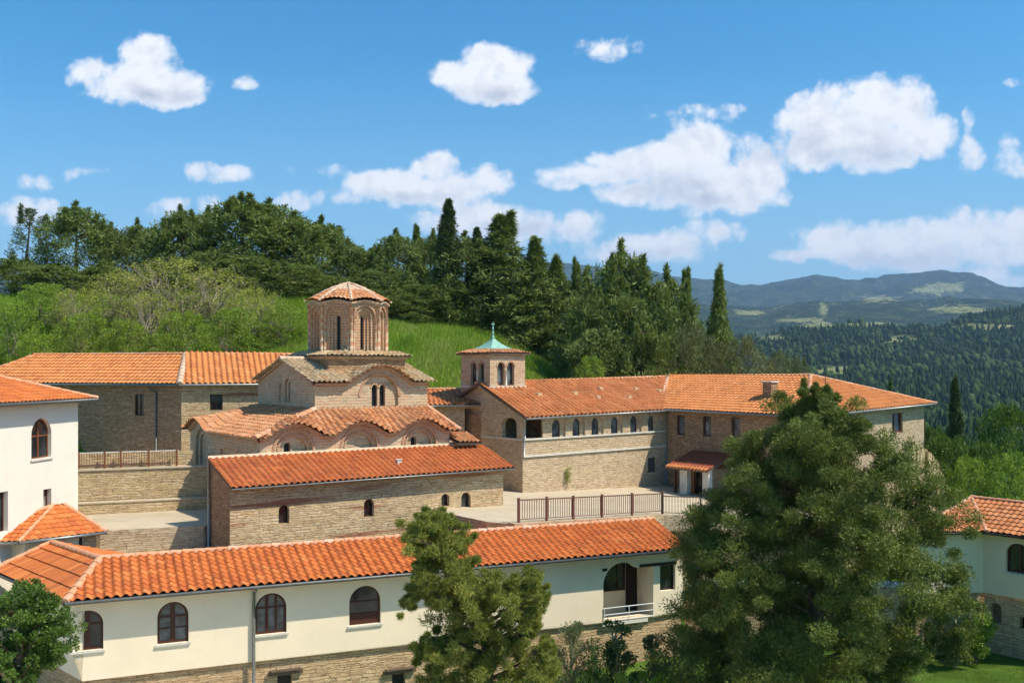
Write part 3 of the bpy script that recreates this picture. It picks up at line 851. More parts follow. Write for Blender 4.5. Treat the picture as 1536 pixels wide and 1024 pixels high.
ridge(mb, C3(-ov, -ov, zl+.12), C3(s_in0, e_in, zt+.05), .15, .36); ridge(mb, C3(LF+ov, -ov, zl+.08), C3(LS, e_in, zt+.03), .13, .36)
mb.build('lower_roof', [M['tile_church'], M['eave_board'], M['ridge_tile']], church)
# little lean-to by the right end
mb = MB()
plane_roof(mb, C3(10.6, -.75, -4.0), C3(12.2, -.75, -4.05), [C3(12.2, .6, -3.6), C3(10.6, .6, -3.6)], w=.26, L=.35, A=.07, step=.04, jit=.03, k=6, seed=56)
mb.prism([C2(LF, -.3), C2(12.1, -.3), C2(12.1, 1.6), C2(LF, 1.6)], -8.4, -4.1, mat=2)
mb.build('side_roof', [M['tile_church'], M['eave_board'], M['church_brick']], church)
# upper cross body
zu0, zue, zrg = zt-.3, -.85, .38
Lx = 7.55; Mx = 6.6
def U3(m, l, z): return C3(s_in0+m, e_in+l, z)
fu = Frame(C2(s_in0, e_in), uC); ful = Frame(C2(s_in0, e_in), vC, -uC)
def bump_up(m):
    q = np.abs((m-3.68)/1.95); return np.where(q < 1, .84*np.cos(q*math.pi/2)**1.05, 0)
topu = [(m, zue+float(bump_up(np.array(m)))) for m in np.linspace(Mx, 0, 50)]
mb = MB()
c = 3.68
big = arch(c-1.12, c+1.12, zt+.02, -.42, 20)
wall(mb, fu, [(0, zu0), (Mx, zu0)]+topu, [big], .14)
w1 = arch(c-.40, c-.06, zt+.08, -.93, 10); w2 = arch(c+.06, c+.40, zt+.08, -.93, 10)
wall(mb, fu, big, [w1, w2], .22, d=-.14)
gl = [(0, zu0), (Lx, zu0), (Lx, zue), (Lx/2, zrg), (0, zue)]
n1 = arch(Lx/2-.75, Lx/2-.05+.1, zt+.25, -.6, 12); n0 = arch(Lx/2+.25, Lx/2+.85, zt+.25, -.9, 10)
wall(mb, ful, gl, [n1, n0], .13)
wall(mb, ful, n1, [arch(Lx/2-.55, Lx/2-.15, zt+.25, -.8, 10)], .1, d=-.13); mb.face([ful.p(q[0], -.23, q[1]) for q in n1]); mb.face([ful.p(q[0], -.13, q[1]) for q in n0])
shell(mb, [U3(Mx,0,0)[:2], U3(Mx,Lx,0)[:2], U3(0,Lx,0)[:2]], zu0, zue)
fur = Frame(C2(s_in0+Mx, e_in), vC, uC)
mb.face([fur.p(0,0,zue), fur.p(Lx,0,zue), fur.p(Lx/2,0,zrg)])
mb.build('upper_wall', [M['church_brick']], church)
for w_ in (w1, w2):
    g = MB(); ring(g, fu, inset(w_, .0), inset(w_, .03), -.34, -.3); g.face([fu.p(q[0], -.33, q[1]) for q in w_]); g.build('window', [M['dark_hole']], church)
mb = MB(); archivolt(fu, c-1.12, c+1.12, 0, -.42, .13, -.02, .035, mb); mb.build('arch_band', [M['arch_brick']], church)
for cc in (c-.23, c+.23): mb = MB(); archivolt(fu, cc-.17, cc+.17, 0, -.93, .08, -.16, -.1, mb); mb.build('arch_band', [M['arch_brick']], church)
mb = MB(); box(mb, fu, c-.05, c+.05, -.32, -.16, zt+.08, -1.05); mb.build('column', [M['stone_trim']], church)
mb = MB(); zfu = lambda s: zue+float(bump_up(np.array(s)))+.03
cornice(fu, np.linspace(-.05, Mx+.05, 50), zfu, 0, .16, .09, mb); cornice(fu, np.linspace(-.05, Mx+.05, 50), lambda s: zfu(s)-.09, 0, .08, .09, mb)
zg = lambda e: zue+(zrg-zue)*(1-abs(e-Lx/2)/(Lx/2))+.03
cornice(ful, [-.05, Lx/2, Lx+.05], zg, 0, .14, .1, mb)
box(mb, fu, -.02, Mx+.02, 0, .05, zt-.02, zt+.1)
mb.build('cornice', [M['drum_brick']], church)
# upper roof: gable running left-right with an arched cross arm
mb = MB(); tw = Lx/2+ov
def uP(S, T):
    pl = zue+.06+(zrg-zue)*(T-ov*.0)/tw
    bp = zue+.06+bump_up(S)*1.0
    z = np.maximum(pl, bp)+.0
    P = C2(s_in0, e_in)[None, :]+S[:, None]*uC[None, :]+(T-ov)[:, None]*vC[None, :]
    return np.concatenate([P, z[:, None]], 1)
tiles(mb, uP, -.3, Mx+.4, lambda s: 0, lambda s: tw, (*(-vC*.3), .95), w=.27, L=.38, A=.075, step=.045, k=8, jit=.035, seed=61)
def uPb(S, T):
    pl = zue+.06+(zrg-zue)*T/tw; bp = zue+.06+bump_up(S); z = np.maximum(pl, bp)
    P = C2(s_in0, e_in)[None, :]+S[:, None]*uC[None, :]+(Lx+ov-T)[:, None]*vC[None, :]
    return np.concatenate([P, z[:, None]], 1)
tiles(mb, uPb, -.3, Mx+.4, lambda s: 0, lambda s: tw, (*(vC*.3), .95), w=.27, L=.38, A=.075, step=.045, k=5, jit=.035, seed=62)
ridge(mb, U3(-.3, Lx/2, zrg+.08), U3(1.6, Lx/2, zrg+.08), .14, .36, mat=2)
mb.face([U3(.1,.1,zue-.03), U3(Mx-.1,.1,zue-.03), U3(Mx-.1,Lx-.1,zue-.03), U3(.1,Lx-.1,zue-.03)], mat=1)
mb.build('upper_roof', [M['tile_old'], M['eave_board'], M['ridge_pale']], church)
# plinth of the drum
mc, lc = 3.75, 3.77; hp = 2.3
mb = MB(); sq = [U3(mc-hp, lc-hp, 0)[:2], U3(mc+hp, lc-hp, 0)[:2], U3(mc+hp, lc+hp, 0)[:2], U3(mc-hp, lc+hp, 0)[:2]]
mb.prism(sq, -1.2, .42); mb.build('plinth', [M['stone_shaded']], church)
mb = MB(); hp2 = 2.42
for hh, za, zb in ((2.4, .42, .5), (2.52, .5, .58)):
    mb.prism([U3(mc-hh, lc-hh, 0)[:2], U3(mc+hh, lc-hh, 0)[:2], U3(mc+hh, lc+hh, 0)[:2], U3(mc-hh, lc+hh, 0)[:2]], za, zb)
def qP(S, T): pass
mb.build('plinth_cornice', [M['drum_brick']], church)
mb = MB()      # small sloping tiled skirt on the plinth
zk0, zk1, hk0, hk1 = .60, .86, 2.6, 1.9
cs = [(-1,-1),(1,-1),(1,1),(-1,1)]
for i in range(4):
    a_, b_ = cs[i], cs[(i+1)%4]
    plane_roof(mb, U3(mc+a_[0]*hk0, lc+a_[1]*hk0, zk0), U3(mc+b_[0]*hk0, lc+b_[1]*hk0, zk0), [U3(mc+b_[0]*hk1, lc+b_[1]*hk1, zk1), U3(mc+a_[0]*hk1, lc+a_[1]*hk1, zk1)], w=.28, L=.36, A=.05, step=.035, jit=.03, k=6, seed=70+i, slab=.03)
mb.build('plinth_roof', [M['tile_old'], M['eave_board']], church)
# octagonal drum
Rd = 2.14; ctr = U3(mc, lc, 0)[:2]; zd0, zd1 = .62, 3.42
drum = MB(); bands = MB(); cols_ = MB(); holes_d = []
ang0 = math.atan2(-vC[1], -vC[0])         # a face looks along -v
corn = MB(); slits = []
for k_ in range(8):
    am = ang0+k_*math.pi/4
    n_ = np.array([math.cos(am), math.sin(am)]); u_ = np.array([-n_[1], n_[0]])
    if k_ == 99: pass
    ap_ = Rd*math.cos(math.pi/8); hw_ = Rd*math.sin(math.pi/8)
    f_ = Frame(ctr+ap_*n_-hw_*u_, u_, n_); Wd = 2*hw_
    cc = Wd/2
    topd = [(x_, zd1+.02+.13*math.cos((x_-cc)/hw_*math.pi/2)) for x_ in np.linspace(Wd, 0, 14)]
    aO = arch(cc-.60, cc+.60, zd0+.12, zd1-.12, 16); aM = arch(cc-.42, cc+.42, zd0+.12, zd1-.32, 14); aI = arch(cc-.26, cc+.26, zd0+.12, zd1-.5, 12)
    sl = arch(cc-.11, cc+.11, zd0+.32, zd1-.66, 8)
    wall(drum, f_, [(0, zd0), (Wd, zd0)]+topd, [aO], .11); wall(drum, f_, aO, [aM], .11, d=-.11); wall(drum, f_, aM, [aI], .1, d=-.22); wall(drum, f_, aI, [sl], .3, d=-.32)
    for q_ in ((.60, .12, .09, -.02, .03), (.42, .32, .08, -.12, -.08)):
        bands = MB(); archivolt(f_, cc-q_[0], cc+q_[0], 0, zd1-q_[1], q_[2], q_[3], q_[4], bands); bands.build('arch_band', [M['arch_brick']], church)
    g = (f_, sl); slits.append(g)
    cols_ = MB(); cp = f_.p(0, 0, 0)
    cols_.tube([(cp[0], cp[1], zd0+.02), (cp[0], cp[1], zd1-.02)], .085, 10); cols_.build('colonnette', [M['drum_brick']], church, smooth=True)
    for m_ in (.16, Wd-.16): cols_ = MB(); cols_.tube([f_.p(m_, .0, zd0+.05), f_.p(m_, .0, zd1-.25)], .045, 6); cols_.build('colonnette', [M['drum_brick']], church, smooth=True)
    for hh, dd in ((.0, .16), (-.09, .09)):
        cornice(f_, np.linspace(-.06, Wd+.06, 12), lambda x_, hh=hh: zd1+.06+hh+.13*math.cos((min(max(x_, 0), Wd)-cc)/hw_*math.pi/2), 0, dd, .09, corn)
drum.build('drum', [M['drum_brick']], church)
corn.build('cornice', [M['church_brick']], church)
for f_, sl in slits[:1]+slits[6:]+slits[1:6]:
    g = MB(); g.face([f_.p(q[0], -.5, q[1]) for q in sl]); g.build('window', [M['dark_hole']], church)
# drum roof: gored cone with two bands of tiles
mb = MB(); Re = Rd+.24; zc0 = zd1+.1; zc1 = 4.62
K = 8*10; rings_ = 16
rs = np.random.RandomState(4)
ringv = []
for j in range(rings_):
    f = (j//2+(j % 2))/8.0
    rr = Re*(1-f)
    for_ = []
    stepj = .05 if j % 2 == 0 else 0
    for i in range(K*4):
        an = 2*math.pi*i/(K*4); loc = ((an-ang0+math.pi/8) % (math.pi/4))-math.pi/8
        octr = 1/math.cos(loc)*math.cos(math.pi/8)*.6+.4
        x_ = rr*octr if rr > 0 else 0
        z = zc0+(zc1-zc0)*(1-(1-f)**1.35)+(.15*math.cos(loc*4)*(1-f)**2)
        nb = 56 if f < .5 else 28
        ph = (an/(2*math.pi)*nb) % 1
        z += stepj*(1-f*.6)+.06*math.sin(math.pi*ph)*(1-f)**.5
        for_.append((ctr[0]+x_*math.cos(an), ctr[1]+x_*math.sin(an), z, math.floor(an/(2*math.pi)*nb)))
    ringv.append(for_)
for j in range(rings_-1):
    for i in range(K*4):
        i2 = (i+1) % (K*4)
        p = [ringv[j][i], ringv[j][i2], ringv[j+1][i2], ringv[j+1][i]]
        c_ = p[0][3]+.5
        mb.face([q[:3] for q in p], uvs=[(c_, j//2+.5)]*4, mat=0 if j < 7 else 1)
apx_ = (ctr[0], ctr[1], zc1+.05)
for k_ in range(8):
    an = ang0+math.pi/8+k_*math.pi/4
    pts = []
    for f in np.linspace(.0, 1, 6):
        rr = Re*(1-f); pts.append((ctr[0]+rr*math.cos(an), ctr[1]+rr*math.sin(an), zc0+(zc1-zc0)*(1-(1-f)**1.35)+.05))
    for q0_, q1_ in zip(pts[:-1], pts[1:]): ridge(mb, q0_, q1_, .085, .3, mat=1, lift=.02, seed=k_)
mb.tube([(ctr[0], ctr[1], zc1-.05), (ctr[0], ctr[1], zc1+.12)], [.2, .1], 8, mat=1)
mb.face([(ctr[0]+Re*.97*math.cos(a_), ctr[1]+Re*.97*math.sin(a_), zc0-.02) for a_ in [ang0+math.pi/8+i*math.pi/4 for i in range(8)]], mat=2)
mb.build('dome_roof', [M['tile_church'], M['ridge_pale'], M['eave_board']], church)

# ------------------------------------------------ 6. stone annex in front of the church
s0a, s1a, ea = -2.39, 12.3, 2.53; zan = -5.25; zat = -4.18
annex = empty('stone_annex', C3(5, -1.3, -8.4), 'long low rough stone building with a sloping orange tile roof in front of the church', 'building')
fa = Frame(C2(s0a, -ea), uC)
hs = []; spec = ((418,434,757,785), (546,561,748,775), (662,674,740,759), (692,706,738,771))
for (x0, x1, y0, y1) in spec:
    s0, s1, z0, z1 = pxrect(fa, x0, x1, y0, y1); hs.append(arch(s0, s1, z0, z1, 10))
mb = MB(); La = s1a-s0a
wall(mb, fa, [(0, -9), (La, -9), (La, zan+.16), (0, zan+.16)], hs, .35)
mb.build('wall', [M['stone_annex']], annex)
mb = MB()
fal = Frame(C2(s0a, -ea), vC, -uC)
mb.face([fal.p(0,0,-9), fal.p(ea,0,-9), fal.p(ea,0,zat-.03), fal.p(0,0,zan+.15)], uvs=[(0,-9),(ea,-9),(ea,zat),(0,zan)])
mb.build('end_wall', [M['stone_shaded']], annex); mb = MB()
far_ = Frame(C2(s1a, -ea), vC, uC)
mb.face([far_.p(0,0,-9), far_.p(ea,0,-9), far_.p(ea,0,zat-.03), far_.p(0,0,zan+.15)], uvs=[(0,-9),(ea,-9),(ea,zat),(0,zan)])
mb.build('end_wall', [M['stone_shaded']], annex); mb = MB(); mb.face([C3(s0a,0,-9), C3(0,0,-9), C3(0,0,zat-.03), C3(s0a,0,zat-.03)]); mb.build('back_wall', [M['stone_shaded']], annex)
for h in hs: window(annex, fa, h, d=-.2, fw=.05, fmat=M['wood_dark'], pmat=M['glass'])
mb = MB()
plane_roof(mb, C3(s0a-.12, -ea-.52, zan), C3(s1a+.45, -ea-.52, zan), [C3(s1a+.2, -.02, zat), C3(s0a-.12, -.02, zat)], w=.30, L=.38, A=.07, step=.025, jit=.01, k=9, seed=81, slab=.07)
mb.build('roof', [M['tile_annex'], M['eave_board']], annex)
mb = MB(); box(mb, ff, -2.5, 12.5, .0, .10, zat-.02, zat+.11); mb.build('flashing', [M['plaster_grey']], annex)
gutter(annex, C3(s0a-.12, -ea-.54, zan), C3(s1a+.45, -ea-.54, zan), .035, .06)
mb = MB(); pp = C2(s0a-.1, -.12)
mb.tube([(pp[0], pp[1], zat-.05), (pp[0], pp[1], -8.6)], .07, 8); mb.build('downpipe', [M['zinc']], annex, smooth=True)
def roofpt(px, py, P0, P1, P2):
    d = np.array([(px-CX)/FP, 1, (HY-py)/FP]); n = np.cross(P1-P0, P2-P0); t = (P0@n)/(d@n); return d*t
q = roofpt(598, 694, C3(s0a, -ea-.52, zan), C3(s1a, -ea-.52, zan), C3(s1a, -.02, zat))
mb = MB(); fv = Frame(q[:2], uC); box(mb, fv, -.12, .12, -.1, .12, q[2]-.05, q[2]+.16); box(mb, fv, -.15, .15, -.13, .15, q[2]+.161, q[2]+.19); mb.build('roof_vent', [M['stone_trim']], annex)

# ------------------------------------------------ 7. arcaded wing, 8. belfry, 9. link
tm = math.radians(40); uM = np.array([math.cos(tm), math.sin(tm)]); vM = np.array([-uM[1], uM[0]])
Q = G(784, 58.)
def M3(s, e, z): return P3(Q+s*uM+e*vM, z)
LM = 12.5; zeM, zrM, dM = -2.95, -1.02, 4.25
wing = empty('arcaded_wing', M3(6, 4, -7.6), 'sandy stone wing with a row of six arched windows right of the belfry', 'building')
fm = Frame(Q, uM)
hs = []
for (x0, x1, y0, y1) in ((829,842,629,656.5), (860,871.5,627.5,655.5), (888.5,899.5,626.5,653.5), (917.5,928.5,625,651), (946.5,957,623.5,650), (973,982,623,649)):
    s0, s1, z0, z1 = pxrect(fm, x0, x1, y0, y1); hs.append((s0, s1, z0, z1))
mb = MB(); ho = [arch(s0-.06, s1+.34, z0-.02, z1+.12, 12) for (s0, s1, z0, z1) in hs]
lo0, _ = fm.sz(785.5, 640); lo1, lz0 = fm.sz(814, 655); _, lz1 = fm.sz(800, 624)
lz0 = fm.sz(800, 657)[1]
hl = rect(.14, lo1, lz0, zeM-.08)
g0, g1_, gz0, gz1 = pxrect(fm, 972, 984, 686, 708); hg = rect(g0, g1_, gz0, gz1)
wall(mb, fm, rect(0, LM, -9.5, zeM+.02), ho+[hl, hg], .12)
for (s0, s1, z0, z1), h in zip(hs, ho):
    wall(mb, fm, h, [arch(s0, s1, z0, z1, 12)], .2, d=-.12)
fml = Frame(Q, vM, -uM)
e0, ez1 = fml.sz(775, 622); e1_, ez0 = fml.sz(753, 656)
ez0 = lz0; hh = arch(e0, e1_, ez0, zeM-.05, 12, rise=.35)
wall(mb, fml, [(0, -9.5), (3.9, -9.5), (3.9, zeM+1.7), (0, zeM+.02)], [hh], .3)
mb.build('wall', [M['stone_wing']], wing)
mb = MB(); shell(mb, [M3(LM,0,0)[:2], M3(LM,8.4,0)[:2], M3(0,8.4,0)[:2], M3(0,3.9,0)[:2]], -9.5, zeM)
# loggia back walls
fi = Frame(M3(0, 2.6, 0)[:2], uM); box(mb, fi, .02, LM-.3, -.1, 0, -5, zeM+.5); box(mb, fm, 2.6, 2.8, -2.6, -.31, -5, zeM)
box(mb, fm, .02, 2.6, -2.6, -.31, lz0-.35, lz0-.2)
mb.build('inner_wall', [M['stone_shaded']], wing)
for (s0, s1, z0, z1) in hs: window(wing, fm.off(-.12), arch(s0, s1, z0, z1, 12), d=-.05, fw=.045, fmat=M['wood_dark'], pmat=M['glass_pale'])
g = MB(); g.face([fm.p(q_[0], -.1, q_[1]) for q_ in hg]); g.build('shutter', [M['zinc_dark']], wing)
mb = MB(); box(mb, fm, .0, LM-.1, -.02, .09, lz0-.1, lz0-.012); 
_, zst = fm.sz(880, 676); box(mb, fm, -.02, LM, -.02, .10, zst-.1, zst); 
box(mb, fml, 0, 3.9, -.02, .07, lz0-.1, lz0-.013)
mb.build('string_course', [M['stone_trim']], wing)
mb = MB(); mb.tube([fm.p(-.0,.12,zeM-.1), fm.p(-.0,.12,zst-.05)], .06, 8); mb.tube([fm.p(.28,-.12,lz0), fm.p(.28,-.12,zeM)], .06, 8); mb.build('post', [M['zinc']], wing, smooth=True)
mb = MB(); Em0 = M3(-.15, -.5, zeM); Em1 = M3(LM+.1, -.5, zeM+.14); Rm1 = M3(17.76, dM, -.70); Rm0 = M3(-.15, dM, zrM)
plane_roof(mb, Em0, Em1, [Rm1, Rm0], w=.36, L=.40, A=.10, step=.02, jit=.02, k=9, seed=91)
plane_roof(mb, M3(22.5, 9, zeM), M3(-.15, 9, zeM), [Rm0, Rm1], w=.3, L=.37, A=.06, step=.02, jit=.02, k=4, seed=92)
ridge(mb, Rm0, Rm1, .12); mb.build('roof', [M['tile_mid'], M['eave_board'], M['ridge_tile']], wing)
gutter(wing, Em0, Em1, .06, .07)
for (x_, y_) in ((807,592), (861,590), (899,583), (895,596), (952,584), (942,596), (987,586)):
    q = roofpt(x_, y_, Em0, Em1, Rm1); fv = Frame(q[:2], uM); mb = MB()
    mb.hexa([fv.p(-.2,.22,q[2]-.08), fv.p(.2,.22,q[2]-.08), fv.p(.2,-.2,q[2]+.05), fv.p(-.2,-.2,q[2]+.05), fv.p(-.16,.2,q[2]+.12), fv.p(.16,.2,q[2]+.12), fv.p(.12,-.2,q[2]+.13), fv.p(-.12,-.2,q[2]+.13)])
    mb.build('roof_vent', [M['tile_old']], wing)
mb = MB(); sd = LM-.06; mb.tube([fm.p(sd,.4,zeM), fm.p(sd,.1,zeM-.3), fm.p(sd,.1,-7.9)], .065, 8); mb.build('downpipe', [M['zinc']], wing, smooth=True)

# belfry
T0 = G(735, 60.7)
def T3(s, e, z): return P3(T0+s*uM+e*vM, z)
sa = sol(T0, uM, 787.5); sb_ = sol(T0, vM, 691.5)
bel = empty('bell_tower', T3(sa/2, sb_/2, -7.6), 'small square belfry with paired arched openings and a pointed green copper cap', 'bell tower')
zb0, zb1 = -1.35, .82
fr1 = Frame(T0, uM); fr2 = Frame(T0, vM, -uM)
mb = MB(); pr = []
for fr_b, xs in ((fr1, ((746,757),(760.5,771.5))), (fr2, ((714.5,706),(726,718.5)))):
    hh = []
    for (x0, x1) in xs:
        s0, _ = fr_b.sz(x0, 560); s1, _ = fr_b.sz(x1, 560); _, z1 = fr_b.sz((x0+x1)/2, 543); _, z0 = fr_b.sz((x0+x1)/2, 578)
        hh.append(arch(min(s0, s1), max(s0, s1), z0, z1, 10))
    wd = sa if fr_b is fr1 else sb_
    zz = min(h[0][1] for h in hh)
    wall(mb, fr_b, rect(0, wd, -7.6 if fr_b is fr2 else zb0-2, zb1), hh, .3); pr.append((fr_b, hh))
shell(mb, [T3(sa,0,0)[:2], T3(sa,sb_,0)[:2], T3(0,sb_,0)[:2]], zb0-2, zb1)
mb.build('wall', [M['church_brick']], bel)
for fr_b, hh in pr:
    for h in hh: window(bel, fr_b, h, d=-.2, fw=.03, pmat=M['glass_pale'], fmat=M['wood_dark'])
    for h in hh:
        ab = MB()
        s0 = min(p_[0] for p_ in h); s1 = max(p_[0] for p_ in h); archivolt(fr_b, s0, s1, 0, max(p_[1] for p_ in h), .09, -.01, .03, ab)
        ab.build('arch_band', [M['arch_brick']], bel)
    cb = MB(); ss = sorted([p_[0] for h in hh for p_ in h]); m0 = sorted([(min(p_[0] for p_ in h), max(p_[0] for p_ in h)) for h in hh]); cm = (m0[0][1]+m0[1][0])/2; zz = hh[0][0][1]
    cb.tube([fr_b.p(cm, .03, zz), fr_b.p(cm, .03, zz+.95)], .05, 8); cb.build('column', [M['plaster_white']], bel, smooth=True)
mb = MB(); box(mb, fr1, -.06, sa+.06, -.02, .07, zb0+.05, zb0+.17); box(mb, fr2, -.06, sb_, -.02, .07, zb0+.05, zb0+.17); mb.build('string_course', [M['stone_trim']], bel)
mb = MB()
cb0 = [(-.24, -.24), (sa+.24, -.24), (sa+.24, sb_+.24), (-.24, sb_+.24)]; mx_, my_ = sa/2, sb_/2
def lerp2(p_, f): return (p_[0]+(mx_-p_[0])*f, p_[1]+(my_-p_[1])*f)
for i in range(4):
    p0_, p1_ = cb0[i], cb0[(i+1) % 4]; q0_, q1_ = lerp2(p0_, .42), lerp2(p1_, .42)
    plane_roof(mb, T3(*p0_, zb1+.04), T3(*p1_, zb1+.04), [T3(*q1_, zb1+.27), T3(*q0_, zb1+.27)], w=.24, L=.3, A=.05, step=.04, jit=.02, k=7, seed=95+i)
mb.build('roof', [M['tile_church'], M['eave_board']], bel)
mb = MB(); N_ = 8; prev = None
for i in range(N_+1):
    f = i/N_; g_ = .34+.66*f; z = zb1+.24+.78*(f**1.5)*.98 if i else zb1+.18
    hgt = (zb1+.22)+.82*(f*.45+.55*f**2.2)
    rg = [T3(*lerp2(p_, g_), hgt) for p_ in cb0]
    if i == N_: rg = [T3(*lerp2(p_, .985), hgt) for p_ in cb0]
    if prev is not None:
        for k_ in range(4):
            for sgm in range(3):
                f0_, f1_ = sgm/3, (sgm+1)/3
                a_, b_, c_, d_ = prev[k_], prev[(k_+1) % 4], rg[(k_+1) % 4], rg[k_]
                mb.face([a_+(b_-a_)*f0_, a_+(b_-a_)*f1_, d_+(c_-d_)*f1_, d_+(c_-d_)*f0_])
    prev = rg
mb.build('copper_cap', [M['copper']], bel)
mb = MB(); cx_, cy_, _ = T3(mx_, my_, 0); zt_ = zb1+1.0
mb.tube([(cx_,cy_,zt_), (cx_,cy_,zt_+.2), (cx_,cy_,zt_+.3), (cx_,cy_,zt_+.38), (cx_,cy_,zt_+.5), (cx_,cy_,zt_+.6), (cx_,cy_,zt_+.7), (cx_,cy_,zt_+1.0)], [.12,.05,.09,.05,.05,.08,.04,.03], 10)
box(mb, Frame((cx_, cy_), uM), -.13, .13, -.02, .02, zt_+.84, zt_+.89)
mb.build('finial', [M['copper']], bel, smooth=False)

# link building between church and belfry
link = empty('link_building', (-4, 64, -7.6), 'small stone connecting block with a sloping orange roof between the church and the belfry', 'building')
lk = Frame(G(600, 61.2), np.array([.99, .10])); sE, _ = lk.sz(727, 600)
h0 = rect(lk.sz(697, 640)[0], lk.sz(718, 640)[0], lk.sz(700, 652)[1], lk.sz(700, 612)[1])
h1 = rect(lk.sz(703, 640)[0], lk.sz(716, 640)[0], -7.6, lk.sz(700, 656)[1])
mb = MB(); wall(mb, lk, rect(0, sE, -9, -2.3), [h0, h1], 1.2)
mb.build('wall', [M['stone_wing']], link)
g = MB(); g.face([lk.p(q_[0], -1.1, q_[1]) for q_ in h0]); g.build('door', [M['stone_shaded']], link)
g = MB(); g.face([lk.p(q_[0], -.3, q_[1]) for q_ in h1]); g.build('gate', [M['zinc_dark']], link)
mb = MB(); box(mb, lk, h0[0][0]-.1, h0[1][0]+.1, 0, .06, h0[0][1]-.08, h0[0][1]); mb.build('sill', [M['stone_trim']], link)
mb = MB(); e0_ = lk.p(0, .5, -2.35); e1_ = lk.p(lk.sz(722, 600)[0], .5, -2.3)
t1_ = W(690, 583, 64.8); t0_ = np.array(lk.p(0, -3.4, t1_[2]))
plane_roof(mb, e0_, e1_, [t1_, t0_], w=.3, L=.37, A=.06, step=.03, jit=.02, k=8, seed=99)
plane_roof(mb, e1_, np.array(e1_)+[-1.0, 6., 0], [t1_], w=.3, L=.37, A=.06, step=.03, jit=.02, k=5, seed=98)
ridge(mb, e1_, t1_, .1); ridge(mb, t0_, t1_, .1)
mb.build('roof', [M['tile_mid'], M['eave_board'], M['ridge_tile']], link)
gutter(link, e0_, e1_, .05, .07)

# ------------------------------------------------ 10. right-hand building
QR = M3(LM, 0, 0)[:2]
uR = np.array([.62, -.785]); uR /= np.linalg.norm(uR); vR = np.array([-uR[1], uR[0]])
LR = sol(QR, uR, 1208); zeR, zrR = -2.80, -.80
def R3(s, e, z): return P3(QR+s*uR+e*vR, z)
right = empty('right_building', R3(5, 4, -8), 'large stone building with a hipped orange roof, chimney and tiled porch at the right', 'building')
fr = Frame(QR, uR); hs = []
for (x0, x1, y0, y1) in ((1015,1027,623,652), (1054,1066.5,624,654.5), (1097,1110,625.5,657)):
    s0, s1, z0, z1 = pxrect(fr, x0, x1, y0, y1); hs.append(rect(s0, s1, z0, z1))
hd_s0, hd_s1 = fr.sz(1037, 700)[0], fr.sz(1056, 700)[0]
mb = MB(); wall(mb, fr, rect(0, LR, -13.5, zeR+.12), hs, .3)
NR = R3(LR, 0, 0)[:2]; wR = sol(NR, vR, 1386)
frr = Frame(NR, vR, uR); s0, s1, z0, z1 = pxrect(frr, 1338, 1354, 619, 649); hq = rect(s0, s1, z0, z1)
mb.build('wall', [M['stone_shaded']], right)
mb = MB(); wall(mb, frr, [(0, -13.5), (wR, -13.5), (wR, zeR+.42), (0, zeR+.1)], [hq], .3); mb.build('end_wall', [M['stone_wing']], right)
mb = MB(); shell(mb, [R3(LR,wR,0)[:2], R3(-2,wR,0)[:2], R3(-2,5,0)[:2]], -13.5, zeR); mb.build('back_wall', [M['stone_shaded']], right)
for h in hs: window(right, fr, h, d=-.12, fw=.09, fmat=M['wood'], pmat=M['glass_pale'])
window(right, frr, hq, d=-.12, fw=.09, mull=(.35,), fmat=M['wood_red'], pmat=M['glass'])
mb = MB(); er0 = R3(-.35, -.5, zeR+.05); er1 = R3(LR+.5, -.5, zeR); er2 = R3(LR+.5, wR+.6, zeR+.42); er3 = R3(-1.5, wR+.6, zeR+.1)
rp0 = np.array(Rm1); rp1 = W(1216, 562, 63.5)
plane_roof(mb, er0, er1, [rp1, rp0], w=.33, L=.40, A=.055, step=.045, jit=.008, k=8, seed=101)
plane_roof(mb, er1, er2, [rp1], w=.34, L=.40, A=.08, step=.03, jit=.008, k=8, seed=102)
plane_roof(mb, er2, er3, [rp0, rp1], w=.3, L=.4, A=.05, step=.03, k=4, seed=103)
ridge(mb, rp0, rp1, .11); ridge(mb, er1, rp1, .11); ridge(mb, er2, rp1, .1); ridge(mb, er0, rp0, .2, mat=3, lift=.08)
mb.build('roof', [M['tile_orange'], M['eave_board'], M['ridge_tile'], M['ridge_pale']], right)
gutter(right, er0, er1, .07, .07); gutter(right, er1, er2, .07, .07)
q = roofpt(1155, 594, er0, er1, rp1); fc = Frame(q[:2], uR); mb = MB(); box(mb, fc, -.32, .32, -.3, .3, q[2]-.4, q[2]+.85)
ch = mb.build('chimney', [M['stone_shaded']], right); mb = MB(); box(mb, fc, -.4, .4, -.38, .38, q[2]+.851, q[2]+.93); mb.build('chimney_cap', [M['stone_trim']], ch)
mb = MB(); q2 = roofpt(1203, 575, er0, er1, rp1)
for xq in (1206, 1238):
    q2 = roofpt(xq, 588, er0, er1, rp1); mb.tube([q2-[0, 0, .2], q2+[0, 0, 1.1]], .02, 5); mb.tube([q2+[-.18, 0, .8], q2+[.18, 0, .8]], .015, 5)
mb.build('antenna', [M['black_metal']], right)
